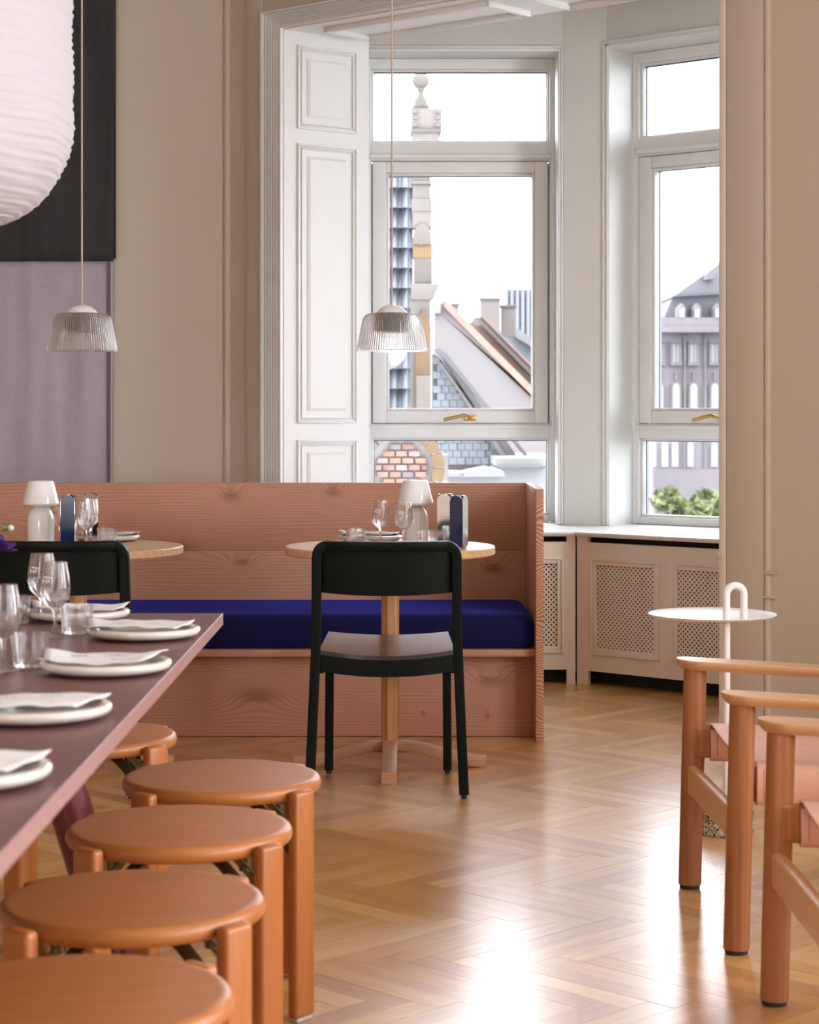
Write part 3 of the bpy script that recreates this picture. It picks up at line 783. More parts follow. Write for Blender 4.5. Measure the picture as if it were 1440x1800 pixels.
# ------------------------------------------------------------------ things on the tables
def text_mesh(body, size, m, ext=.00015):
    cu = bpy.data.curves.new('text', 'FONT'); cu.body = body; cu.size = size; cu.align_x = 'CENTER'; cu.extrude = ext; cu.resolution_u = 3
    o = bpy.data.objects.new('text', cu); C.objects.link(o); bpy.context.view_layer.update()
    me = bpy.data.meshes.new_from_object(o.evaluated_get(bpy.context.evaluated_depsgraph_get()))
    bpy.data.objects.remove(o); me.materials.clear(); me.materials.append(m); return me
LOGO = text_mesh('HAY', .0125, m_logo); PRINT = text_mesh('HAY', .016, m_blueprint)
def wine_glass(x, y, z, label, rz=0):
    r = thing('wine_glass', label, 'glass', (x, y, z), rz, 'stemmed tasting glasses')
    outp = [(0, .0), (.029, .0), (.030, .0015), (.022, .0045), (.010, .008), (.0050, .014), (.0042, .03), (.0046, .048), (.008, .055), (.018, .0625), (.0265, .073), (.0300, .088), (.0305, .096), (.0290, .114), (.0262, .132), (.0235, .148)]
    inp = [(.0227, .148), (.0254, .132), (.0281, .114), (.0296, .096), (.0290, .088), (.0255, .0745), (.017, .0645), (.007, .0585), (0, .0575)]
    bm = bmesh.new(); lathe(bm, outp + inp, 40); obj('glass_body', bm, m_glass, r, angle=60)
    o = bpy.data.objects.new('logo', LOGO); C.objects.link(o); o.parent = r; o.rotation_euler = (PI/2 - .06, 0, -.28); o.location = (-.0088, -.0299, .108)
    bm = bmesh.new(); box(bm, -.009, .009, -.0002, .0002, 0, .0022, mat=Matrix.Translation((-.0088, -.0297, .1185)) @ Matrix.Rotation(-.28, 4, 'Z') @ Matrix.Rotation(.1, 4, 'Y'))
    obj('logo_bar', bm, m_logo, r, smooth=False)
    return r
def tumbler(x, y, z, label):
    bm = bmesh.new()
    lathe(bm, [(0, 0), (.0265, 0), (.0285, .002), (.0305, .02), (.0350, .056), (.0352, .058), (.0340, .058), (.0292, .02), (.0275, .0095), (.025, .008), (0, .008)], 40)
    o = obj('tumbler', bm, m_glass, angle=60); o.location = (x, y, z)
    return tag(o, label, 'glass', 'low water tumblers')
def plate(x, y, z, label, nap_label, nap=(0, 0, .0), napsize=(.19, .13), fork=None):
    bm = bmesh.new()
    lathe(bm, [(0, 0), (.066, 0), (.072, .002), (.098, .0045), (.110, .0095), (.1135, .0155), (.111, .0205), (.105, .0225), (.098, .0195), (.092, .0135), (.082, .0115), (0, .011)], 72)
    o = obj('plate', bm, m_ceramic, angle=70); o.location = (x, y, z)
    tag(o, label, 'plate', 'thick-rimmed cream plates')
    # folded paper napkin laid across the rim
    bm = bmesh.new(); nx, ny = 16, 10; g = []
    rnd = random.Random(int(abs(x * 1000)) + int(y * 977))
    ph = rnd.uniform(0, 6)
    for j in range(ny + 1):
        row = []
        for i in range(nx + 1):
            u, v = i / nx, j / ny
            xx = (u - .5) * napsize[0]; yy = (v - .5) * napsize[1]
            rr = math.hypot(xx + nap[0], yy + nap[1])
            zz = .0235 + .0025 * math.sin(u * 5 + ph) + .0035 * (abs(u - .5) * 2) ** 3 + .002 * math.cos(v * 6 + ph) + (.008 if rr < 0 else 0) + .010 * (max(0, .25 - u) * 4) * v * .6
            row.append((xx + .22 * yy * (1 if u > .5 else -.6) * abs(u - .5) * 2, yy + .10 * xx * (v - .5), zz + .0012 * math.sin(u * 17 + v * 9 + ph) - .001 * max(0, u - .8) * 5 * (1 - v) + .0015))
        g.append(row)
    for lay in (0, .0018):
        gv = [[bm.verts.new((p[0] + (.002 if lay else 0), p[1] - (.004 if lay else 0), p[2] + lay)) for p in row] for row in g]
        for j in range(ny):
            for i in range(nx): bm.faces.new((gv[j][i], gv[j][i+1], gv[j+1][i+1], gv[j+1][i]))
    n = obj('napkin', bm, m_napkin, smooth=True, angle=80); n.location = (x + nap[0], y + nap[1], z); n.rotation_euler = (0, 0, nap[2])
    tag(n, nap_label, 'napkin', 'printed paper napkins on plates')
    sm = n.modifiers.new('thickness', 'SOLIDIFY'); sm.thickness = .0008
    for (a, b) in ((-.035, .0), (.03, .01)):                    # faint blue print on the paper
        u = (a / napsize[0] + .5); v = b / napsize[1] + .5
        zz = .0235 + .0025 * math.sin(u * 5 + ph) + .0035 * (abs(u - .5) * 2) ** 3 + .002 * math.cos(v * 6 + ph) + .010 * (max(0, .25 - u) * 4) * v * .6 + .0052
        p = bpy.data.objects.new('print', PRINT); C.objects.link(p); p.parent = n; p.location = (a, b, zz)
    if fork:
        t = thing('fork', fork, 'fork', (x + nap[0], y + nap[1], z + .0222), nap[2] + .06)
        bm = bmesh.new(); sweep(bm, [(-.105, -.012, .003), (-.06, -.012, .0015), (-.01, -.012, .0008), (.02, -.012, .001)], rrect(.010, .002, .0008, 2), scales=[1.1, 1, .6, .5]); obj('fork_handle', bm, m_steel, t)
        bm = bmesh.new(); box(bm, .018, .034, -.021, -.003, .0002, .0018, .0005)
        for k in range(4): box(bm, .032, .066, -.0208 + k * .0053, -.0188 + k * .0053, .0004, .0016)
        obj('tines', bm, m_steel, t)
    return o
def table_lamp(x, y, z, label):
    r = thing('table_lamp', label, 'lamp', (x, y, z), 0, 'white glass table lamps')
    bm = bmesh.new(); lathe(bm, [(0, 0), (.040, 0), (.044, .004), (.0455, .03), (.0455, .075), (.043, .095), (.036, .112), (.024, .124), (.018, .128), (.018, .14), (0, .14)], 48); obj('base', bm, m_porc, r)
    bm = bmesh.new(); lathe(bm, [(.018, .127), (.050, .1285), (.058, .132), (.0615, .138), (.061, .143), (.045, .207), (.042, .213), (.036, .2155), (.026, .2145), (.026, .2115), (.035, .212), (.040, .205), (.057, .142), (.05, .134), (.018, .132)], 48, close=True); obj('shade', bm, m_porc, r)
    return r
def mill(x, y, z, rz, front, label):
    r = thing('condiment_mill', label, 'mill', (x, y, z), rz, 'arched condiment mills')
    w = .023; h = .173
    core = bmesh.new(); box(core, -.019, .019, -.019, .019, .004, .156); obj('core', core, m_blackin, r, smooth=False)
    for k in range(4):
        m = m_navylac if (k == 0 and front) else m_steel
        bm = bmesh.new()
        for (z0, z1, lo, hi) in ((0, .098, True, False), (.0985, h, False, True)):
            pts = []
            if lo:
                for a in range(180, 361, 15): q = math.radians(a); pts.append((w * math.cos(q), .018 + .018 * math.sin(q)))
            else: pts += [(-w, z0), (w, z0)]
            if hi:
                for a in range(0, 181, 15): q = math.radians(a); pts.append((w * math.cos(q), h - w + w * math.sin(q)))
            else: pts += [(w, z1), (-w, z1)]
            vprism(bm, pts, -.0235, -.0195)
        bm.transform(Matrix.Rotation(k * PI / 2, 4, 'Z'))
        obj('arched_panel', bm, m, r, angle=30)
    return r
T = TZ + .0003
table_lamp(.020, 7.0, T, 'white glass mushroom lamp on the middle round table')
table_lamp((70 - 720) / F * 6.95, 6.97, T, 'white glass mushroom lamp on the round table at far left')
wine_glass(-.098, 6.93, T, 'wine glass standing free, left of the lamp on middle round table')
wine_glass(-.019, 6.82, T, 'wine glass in front of the white lamp on middle round table')
wine_glass(-1.079, 6.85, T, 'wine glass beside the navy mill on the far left round table')
wine_glass((106 - 720) / F * 7.08, 7.08, T, 'wine glass half hidden behind white lamp on far left round table')
tumbler(-.18, 6.90, T, 'water tumbler at the left of the middle round table')
tumbler(.06, 6.74, T, 'water tumbler between lamp and navy mill on middle round table')
tumbler((190 - 720) / F * 6.93, 6.91, T, 'water tumbler on the far left round table, above the chair back')
plate(-.135, 7.10, T, 'cream plate at the bench side of the middle round table', 'paper napkin on the bench-side plate of the middle round table', (-.01, .02, 0))
plate(-.062, 6.632, T, 'cream plate behind the chair back on the middle round table', 'paper napkin just above the chair back on middle round table', (.005, .0, .05))
plate(-1.05, 7.12, T, 'cream plate at the bench side of the far left round table', 'paper napkin on the far left round table', (0, 0, .1))
mill(.163, 6.76, T, -.42, True, 'navy mill with arched panels on the middle round table')
mill(.122, 6.90, T, -.30, False, 'polished steel mill behind the navy one on middle round table')
mill((121 - 720) / F * 6.80, 6.80, T, -.02, True, 'navy mill with arched panels on the far left round table')
mill(-1.084, 6.98, T, .1, False, 'polished steel mill behind the wine glass on far left round table')

# ------------------------------------------------------------------ long dining table
def dining_table():
    x1, x0, y1, y0 = -.415, -1.235, 4.56, 1.30
    r = thing('dining_table', 'long mauve brown dining table with burgundy legs in the left foreground', 'table', ((x0 + x1) / 2, (y0 + y1) / 2, 0))
    hx, hy = (x1 - x0) / 2, (y1 - y0) / 2
    o = obj('tabletop', bx(-hx, hx, -hy, hy, TZ - .026, TZ, .0008, 1), [m_table, m_tableedge], r)
    for p in o.data.polygons:
        if abs(p.normal.z) < .5: p.material_index = 1
    for sx in (-1, 1):
        for sy in (-1, 1):
            bm = bmesh.new(); tube(bm, [(sx * .085, sy * (hy - .62), TZ - .03), (sx * .275, sy * (hy - .50), 0)], .043, 24)
            # trim flat at floor
            for v in bm.verts: v.co.z = max(v.co.z, 0.0)
            obj('leg', bm, m_tableleg, r)
    obj('under_frame', bx(-.16, .16, -hy + .55, hy - .55, TZ - .06, TZ - .0265, .004), m_tableleg, r)
dining_table()
def at(x, D, z=T): return ((x - 720) / F * D, D, z)
plate(*at(252, 4.06), 'cream plate nearest the far corner of the mauve table', 'paper napkin on the plate nearest the table corner', (-.012, -.005, .05), fork='steel fork under the napkin nearest the table corner')
plate(*at(186, 3.52), 'cream plate second from the far end along the mauve table edge', 'paper napkin on the second plate along the mauve table edge', (-.01, -.0, .0), fork='steel fork under the napkin of the second plate')
plate(*at(60, 2.99), 'cream plate third from the far end along the mauve table edge', 'paper napkin on the third plate along the mauve table edge', (-.008, 0, .0))
plate(*at(-75, 2.47), 'cream plate nearest the camera on the mauve table', 'paper napkin on the plate nearest the camera', (-.008, 0, .02))
plate(*at(136, 4.42), 'cream plate at the head of the mauve table behind the wine glasses', 'paper napkin on the plate at the head of the mauve table', (.0, .0, .1))
wine_glass(*at(74, 4.34), 'wine glass at the far end of mauve table, behind another glass')
wine_glass(*at(97, 4.09), 'wine glass in front of the far glass on the mauve table')
wine_glass(*at(6, 3.55), 'wine glass cut by the left edge on the mauve table')
tumbler(*at(135, 4.14), 'water tumbler beside the corner plate on the mauve table')
tumbler(*at(53, 3.60), 'water tumbler beside the second plate on the mauve table')
tumbler(*at(26, 4.34), 'water tumbler at the far left of mauve table behind wine glass')
# flowers leaning into the frame from a vase on the table
def flowers():
    vx, vy = -1.06, 4.22
    bm = bmesh.new(); lathe(bm, [(0, 0), (.035, 0), (.045, .01), (.05, .05), (.04, .09), (.022, .115), (.024, .13), (.019, .13), (.018, .115), (.035, .09), (.044, .05), (.04, .012), (0, .01)], 32)
    o = obj('vase', bm, m_vase); o.location = (vx, vy, T); tag(o, 'small cream vase on the mauve table holding purple flowers', 'vase')
    c = P(-2, 966, 4.2)
    fl = thing('anemone_flower', 'dark purple anemone with a small white bud, leaning in at the left edge', 'flower', (vx, vy, T + .1))
    b = Vector((0, 0, 0)); h = c - Vector((vx, vy, T + .1))
    bm = bmesh.new(); tube(bm, [b - Vector((0, 0, .08)), b + Vector((.005, 0, .03)), b + h * .6 + Vector((0, 0, .02)), h], .0025, 8); obj('stem', bm, m_stem, fl)
    for k in range(9):
        a = 2 * PI * k / 9; bm = bmesh.new(); t = bmesh.new()
        bmesh.ops.create_uvsphere(t, u_segments=10, v_segments=6, radius=1)
        t.transform(Matrix.Translation(h) @ Matrix.Rotation(.5, 4, 'Y') @ Matrix.Rotation(a, 4, 'Z') @ Matrix.Rotation(-.45 - .3 * (k % 2), 4, 'Y') @ Matrix.Translation((.019, 0, 0)) @ Matrix.Diagonal((.020, .013, .003, 1)))
        merge(bm, t); obj('petal', bm, m_petal, fl)
    bm = bmesh.new(); bmesh.ops.create_uvsphere(bm, u_segments=12, v_segments=8, radius=.008, matrix=Matrix.Translation(h + Vector((.004, 0, .004)))); obj('flower_centre', bm, m_blackin, fl)
    c = P(16, 928, 4.2); h = c - Vector((vx, vy, T + .1))
    bm = bmesh.new(); tube(bm, [b - Vector((0, 0, .08)), b + Vector((.003, .004, .03)), b + h * .6 + Vector((0, 0, .01)), h], .0018, 8); obj('stem', bm, m_stem, fl)
    bm = bmesh.new(); bmesh.ops.create_uvsphere(bm, u_segments=12, v_segments=8, radius=.0065, matrix=Matrix.Translation(h + Vector((.004, -.002, 0)))); obj('bud', bm, m_bud, fl)
    for k in range(5):
        a = 2 * PI * k / 5; bm = bmesh.new()
        bmesh.ops.create_uvsphere(bm, u_segments=8, v_segments=5, radius=1, matrix=Matrix.Translation(h) @ Matrix.Rotation(a, 4, 'X') @ Matrix.Translation((-.005, 0, .006)) @ Matrix.Rotation(.5, 4, 'Y') @ Matrix.Diagonal((.0085, .003, .0012, 1)))
        obj('leaf', bm, m_stem, fl)
flowers()

# ------------------------------------------------------------------ stools
def stool(x, y, label):
    r = thing('round_stool', label, 'stool', (x, y, 0), math.radians(6 + 0), 'orange-stained beech stools')
    R = .2005; zt = .455; th = .029
    prof = [(0, zt - th), (R - .02, zt - th)]
    for a in range(-80, 81, 16): q = math.radians(a); prof.append((R - .0125 + .0125 * math.cos(q), zt - th / 2 + (th / 2) * math.sin(q)))
    prof += [(R - .018, zt), (0, zt)]
    bm = bmesh.new(); lathe(bm, prof, 72); obj('seat', bm, m_beech, r)
    for k in range(4):
        a = PI / 4 + k * PI / 2
        bm = bmesh.new(); box(bm, -.028, .028, -.013, .013, .008, .449, .008, 3)
        bm.transform(Matrix.Rotation(a - PI / 2, 4, 'Z') @ Matrix.Translation((0, .2155, 0)) @ Matrix.Rotation(0, 4, 'X'))
        # slightly let into the seat edge
        lg = obj('leg', bm, m_beechleg, r)
        bm = bmesh.new(); box(bm, -.022, .022, -.010, .010, 0, .008, .002); bm.transform(Matrix.Rotation(a - PI / 2, 4, 'Z') @ Matrix.Translation((0, .2155, 0))); obj('glide', bm, m_glide, lg)
        bm = bmesh.new(); pts = []
        for i in range(9):
            t = i / 8; pts.append((.0, .202 - .150 * t, .315 + .10 * math.sin(t * PI / 2)))
        sweep(bm, pts, rrect(.030, .004, .0015, 2)); tube(bm, [(0, .170, .345), (0, .170, .372)], .013, 12)
        bm.transform(Matrix.Rotation(a - PI / 2, 4, 'Z')); obj('bracket', bm, m_olive, r)
    bm = bmesh.new(); lathe(bm, [(0, .405), (.07, .405), (.075, .4255), (0, .4255)], 24); obj('bracket_hub', bm, m_olive, r)
    return r
st = [(156, 4.672, 'round orange-brown stool at the head of the mauve table, partly hidden by its edge'),
      (390, 4.137, 'round orange-brown stool farthest from camera along the table side, next to the black chair'),
      (315.6, 3.635, 'round orange-brown stool second from the far end along the table side'),
      (233, 3.093, 'round orange-brown stool third from the far end along the table side'),
      (131, 2.58, 'round orange-brown stool nearest the camera, cut off by the bottom edge')]
s0 = None
for (px, D, lab) in st:
    loc = ((px - 720) / F * D, D, 0)
    if s0 is None: s0 = stool(loc[0], loc[1], lab)
    else: dup(s0, loc, math.radians(6 + random.uniform(-1.5, 1.5)), lab)

# ------------------------------------------------------------------ leather sling armchairs (front towards the left of the room)
def armchair(x, y, label):
    r = thing('sling_armchair', label, 'armchair', (x, y, 0), 0, 'oak and leather sling armchairs')
    hy = .31
    for s in (-1, 1):
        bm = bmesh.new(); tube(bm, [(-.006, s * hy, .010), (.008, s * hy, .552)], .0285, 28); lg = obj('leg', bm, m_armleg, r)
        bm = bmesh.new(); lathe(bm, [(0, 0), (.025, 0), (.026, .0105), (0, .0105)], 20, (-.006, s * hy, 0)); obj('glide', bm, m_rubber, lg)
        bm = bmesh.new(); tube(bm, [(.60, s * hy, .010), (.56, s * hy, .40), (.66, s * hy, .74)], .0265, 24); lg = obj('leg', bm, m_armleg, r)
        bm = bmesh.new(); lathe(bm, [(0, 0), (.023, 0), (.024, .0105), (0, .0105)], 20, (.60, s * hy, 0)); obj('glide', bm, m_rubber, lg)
        # arm board with a half-round front end, chamfered underneath
        bm = bmesh.new(); outline = []
        for a in range(90, 271, 12): q = math.radians(a); outline.append((.012 + .052 * math.cos(q), .052 * math.sin(q)))
        outline += [(.66, -.045), (.68, -.03), (.68, .03), (.66, .045)]
        lay = []
        for (k, z) in ((.72, -.024), (.93, -.013), (1.0, -.003), (.985, 0)):
            lay.append([bm.verts.new((.3 + (p[0] - .3) * (1 - (1 - k) * .16) , p[1] * k, z)) for p in outline])
        bm.faces.new(lay[0]); bm.faces.new(lay[-1]); n = len(outline)
        for a, b in zip(lay, lay[1:]):
            for i in range(n): bm.faces.new((a[i], a[(i + 1) % n], b[(i + 1) % n], b[i]))
        bm.transform(Matrix.Translation((0, s * hy, .571)) @ Matrix.Rotation(.062, 4, 'Y'))
        obj('armrest', bm, m_arm, r)
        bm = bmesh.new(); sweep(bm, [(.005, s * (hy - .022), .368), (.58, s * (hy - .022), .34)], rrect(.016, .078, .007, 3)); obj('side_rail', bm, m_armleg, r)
    for xx, z in ((0.0, .272), (.585, .22)):
        bm = bmesh.new(); sweep(bm, [(xx, -hy, z), (xx, hy, z)], rrect(.030, .078, .0145, 5)); obj('stretcher', bm, m_arm, r)
    # leather seat: sheet hung between the rails, each side wrapped round its rail and stitched
    sec = []
    k = hy - .022
    half = [(k - .014, .330), (k - .0135, .395)]
    sec = [(-(k - .013), .398), (-(k - .014), .332), (-(k - .004), .322), (-(k + .006), .324), (-(k + .0125), .334), (-(k + .014), .37), (-(k + .0115), .402), (-(k), .412), (-(k - .03), .413), (-.18, .403), (-.09, .396), (0, .394)]
    sec = sec + [(-a, b) for a, b in reversed(sec[:-1])]
    bm = bmesh.new(); rows = []
    for (xx, dz) in ((.041, 0), (.045, .0005), (.30, -.010), (.54, -.022)):
        rows.append([bm.verts.new((xx, a, b + dz)) for a, b in sec])
    for a, b in zip(rows, rows[1:]):
        for i in range(len(sec) - 1): bm.faces.new((a[i], a[i + 1], b[i + 1], b[i]))
    o = obj('leather_seat', bm, m_leather, r, angle=80); sm = o.modifiers.new('thickness', 'SOLIDIFY'); sm.thickness = .0035; sm.offset = 0
    bm = bmesh.new()
    for s in (-1, 1):
        for i in range(14):
            z = .332 + i * .005
            box(bm, .056, .0575, s * (k + .0158) - .0006, s * (k + .0158) + .0006, z, z + .003); box(bm, .056, .0575, s * (k - .0158) - .0006, s * (k - .0158) + .0006, z, z + .003)
    obj('stitching', bm, m_thread, o, smooth=False)
    bm = bmesh.new(); rows = []
    for i in range(9):
        t = i / 8; xx = .575 + .095 * t; z = .44 + .28 * t
        rows.append([bm.verts.new((xx + .03 * (1 - u * u), u * (hy + .004), z)) for u in (-1, -.75, -.5, -.25, 0, .25, .5, .75, 1)])
    for a, b in zip(rows, rows[1:]):
        for i in range(8): bm.faces.new((a[i], a[i + 1], b[i + 1], b[i]))
    o = obj('leather_back', bm, m_leather, r, angle=80); sm = o.modifiers.new('thickness', 'SOLIDIFY'); sm.thickness = .004
    return r
armchair(.715, 4.807, 'oak sling armchair with tan leather seat, beside the white side table').rotation_euler = (0, 0, .028)
armchair(.738, 4.109 - .31, 'oak sling armchair with tan leather seat, nearest the camera at right')

# ------------------------------------------------------------------ white side table on a granite foot
def side_table():
    sx, sy = (1277.5 - 720) / F * 5.78, 5.78
    r = thing('side_table', 'small white metal side table with loop handle and granite foot', 'table', (sx, sy, 0))
    dxc, dyc = (1252.5 - 720) / F * 5.9 - sx, .12
    bm = bmesh.new(); lathe(bm, [(0, 0), (.074, 0), (.078, .004), (.078, .07), (.074, .080), (.06, .092), (.0, .095)], 40); obj('granite_foot', bm, m_granite, r)
    bm = bmesh.new(); lathe(bm, [(0, .5985), (.165, .5985), (.178, .6015), (.1845, .607), (.183, .6085), (.176, .6045), (.164, .6015), (0, .6015)], 72, (dxc, dyc, 0)); obj('tray', bm, m_whitemetal, r)
    bm = bmesh.new(); R = .0245; z0 = .692
    pts = [(0, 0, .09), (0, 0, .4), (0, 0, z0 - .03)]
    for a in range(180, -1, -15): q = math.radians(a); pts.append((R + R * math.cos(q), 0, z0 - .0 + R * 1.0 * math.sin(q) - .018))
    pts.append((2 * R, .0, .60))
    tube(bm, pts, .0105, 18); obj('stem', bm, m_whitemetal, r)
side_table()

# ------------------------------------------------------------------ lamps and wall hanging
def pendant(px, label):
    x = (px - 720) / F * TD
    r = thing('pendant_lamp', label, 'lamp', (x, TD, 1.393), 0, 'ribbed glass pendants over the round tables')
    seg = 504; NR = 84
    def rf(base):
        return lambda rr, z, i: rr + base * .0015 * math.cos(2 * PI * i * NR / seg)
    bm = bmesh.new()
    outp = [(.1185, 0), (.1160, .010), (.1000, .092), (.0960, .108), (.088, .120), (.074, .126), (.054, .1275)]
    inp = [(.054, .1245), (.073, .1230), (.085, .117), (.0925, .106), (.0965, .091), (.1125, .010), (.1145, 0)]
    lathe(bm, outp + inp, seg, rfun=rf(1.0), close=True)
    obj('glass_shade', bm, m_shade, r, angle=80)
    bm = bmesh.new(); lathe(bm, [(0, .155), (.012, .1545), (.030, .149), (.044, .139), (.053, .127), (.0545, .120), (.0545, .066), (.050, .0615), (0, .061)], 48); obj('opal_diffuser', bm, m_opal, r)
    bm = bmesh.new(); tube(bm, [(0, 0, .152), (0, 0, H - 1.393 - .02)], .0032, 8); obj('cable', bm, m_cable, r)
    bm = bmesh.new(); lathe(bm, [(0, H - 1.393 - .03), (.05, H - 1.393 - .03), (.05, H - 1.393 - .001), (0, H - 1.393 - .001)], 24); obj('ceiling_rose', bm, m_opal, r)
pendant(689, 'ribbed glass pendant lamp in front of the centre window')
pendant(144, 'ribbed glass pendant lamp in front of the grey wall hanging')
def lantern():
    D = 4.55; cx = (-168 - 720) / F * D; Rm = .372; zb = HC + (HY - 402) / F * D
    r = thing('paper_lantern', 'large pleated white paper lantern hanging at the upper left', 'lamp', (cx, D, zb))
    rnd = random.Random(3)
    path = []                                                   # profile of the soft bag, bottom to top
    hR = .25
    for i in range(0, 19):
        q = i / 18 * PI / 2; path.append((.10 + (Rm - .10) * math.sin(q) ** .8, hR * (1 - math.cos(q)) ** 1.0))
    for i in range(1, 26): path.append((Rm - .004 * math.sin(i / 26 * PI), hR + i * .022))
    # resample into pleats
    fine = [path[0]]; acc = []
    for a, b in zip(path, path[1:]):
        n = max(1, int(math.hypot(b[0] - a[0], b[1] - a[1]) / .0045))
        for k in range(1, n + 1): fine.append((a[0] + (b[0] - a[0]) * k / n, a[1] + (b[1] - a[1]) * k / n))
    seg = 120; bm = bmesh.new(); rings = []
    s = 0; prevp = fine[0]
    phs = [rnd.uniform(0, 6.28) for _ in range(6)]
    for (rr, z) in fine:
        s += math.hypot(rr - prevp[0], z - prevp[1]); prevp = (rr, z)
        ring = []
        for i in range(seg):
            a = 2 * PI * i / seg
            sl = s + .006 * math.sin(3 * a + phs[0]) + .004 * math.sin(7 * a + phs[1] + s * 9) + .012 * math.sin(a + phs[2])
            ple = math.sin(sl * 2 * PI / .0165) * .0016 * (1 + .5 * math.sin(3 * a + s * 23)) + math.sin(sl * 2 * PI / .0273 + 4 * a) * .0013 + .002 * math.sin(11 * a + s * 40 + phs[3])
            ring.append(bm.verts.new(((rr + ple) * math.cos(a), (rr + ple) * math.sin(a), z)))
        rings.append(ring)
    for a, b in zip(rings, rings[1:]):
        for i in range(seg): bm.faces.new((a[i], a[(i + 1) % seg], b[(i + 1) % seg], b[i]))
    obj('paper_shade', bm, m_paper, r, angle=180)
    zt = path[-1][1]
    bm = bmesh.new(); tube(bm, [(0, 0, zt), (0, 0, H - zb)], .003, 8); obj('cord', bm, m_cable, r)
    bm = bmesh.new()
    for k in range(3):
        a = k * PI / 3; tube(bm, [(-Rm * math.cos(a), -Rm * math.sin(a), zt), (0, 0, zt + .02), (Rm * math.cos(a), Rm * math.sin(a), zt)], .002, 6)
    obj('wire_frame', bm, m_steel, r)
lantern()
def hanging():
    D = CORN.y - .03; xr0 = (203 - 720) / F * D; xr1 = (197 - 720) / F * D
    r = thing('wall_hanging', 'tall linen wall hanging, charcoal above and lavender grey below', 'wall hanging', (0, D, 0))
    zs = HC + (HY - 455) / F * D
    def cloth(z0, z1, ex, yo=0):
        bm = bmesh.new(); n = 60; m = 24; g = []
        for j in range(m + 1):
            z = z0 + (z1 - z0) * j / m; row = []
            k = (z - .4) / (3.1 - .4); xr = xr1 + (xr0 - xr1) * k + ex
            for i in range(n + 1):
                u = i / n; x = -2.6 + (xr + 2.6) * u
                row.append(bm.verts.new((x, yo + .005 * math.sin(u * 31 + .4 * z) * (1 - .6 * u) + .002 * math.sin(u * 67 + z), z)))
            g.append(row)
        for j in range(m):
            for i in range(n): bm.faces.new((g[j][i], g[j][i+1], g[j+1][i+1], g[j+1][i]))
        return bm
    a = obj('upper_cloth', cloth(zs - .012, 3.35, 0, -.010), m_char, r, angle=180); tag(a, 'charcoal upper cloth')
    b = obj('lower_cloth', cloth(.25, zs, -.004), m_lav, r, angle=180); tag(b, 'lavender grey lower cloth')
    for o, m in ((a, 0), (b, 1)):
        sm = o.modifiers.new('thickness', 'SOLIDIFY'); sm.thickness = .004
    bm = bmesh.new(); box(bm, xr1 - .022, xr1 - .006, -.008, -.001, .25, zs - .01); obj('hem', bm, plain('grey_hem', (.13, .115, .125), .9), r)
    bm = bmesh.new(); box(bm, xr0 - .014, xr0 + .001, -.007, .003, zs, 3.34); obj('hem', bm, plain('black_hem', (.008, .009, .010), .9), r)
    bm = bmesh.new(); tube(bm, [(-2.62, .004, 3.36), (xr0 + .01, .004, 3.36)], .010, 10); obj('rod', bm, m_steel, r)
hanging()

# ------------------------------------------------------------------ out of doors
structure('street', bx(-90, 160, 11.5, 260, -12.2, -12.0), m_street, smooth=False)
def ppoly(bm, pts, D, depth, bev=0):         # polygon facing the room at depth D, going back by depth
    vprism(bm, [(P(x, y, D).x, P(x, y, D).z) for x, y in pts], D, D + depth, bev)
def pbox(bm, x0, x1, y0, y1, D, depth, bev=0): ppoly(bm, [(x0, y1), (x1, y1), (x1, y0), (x0, y0)], D, depth, bev)

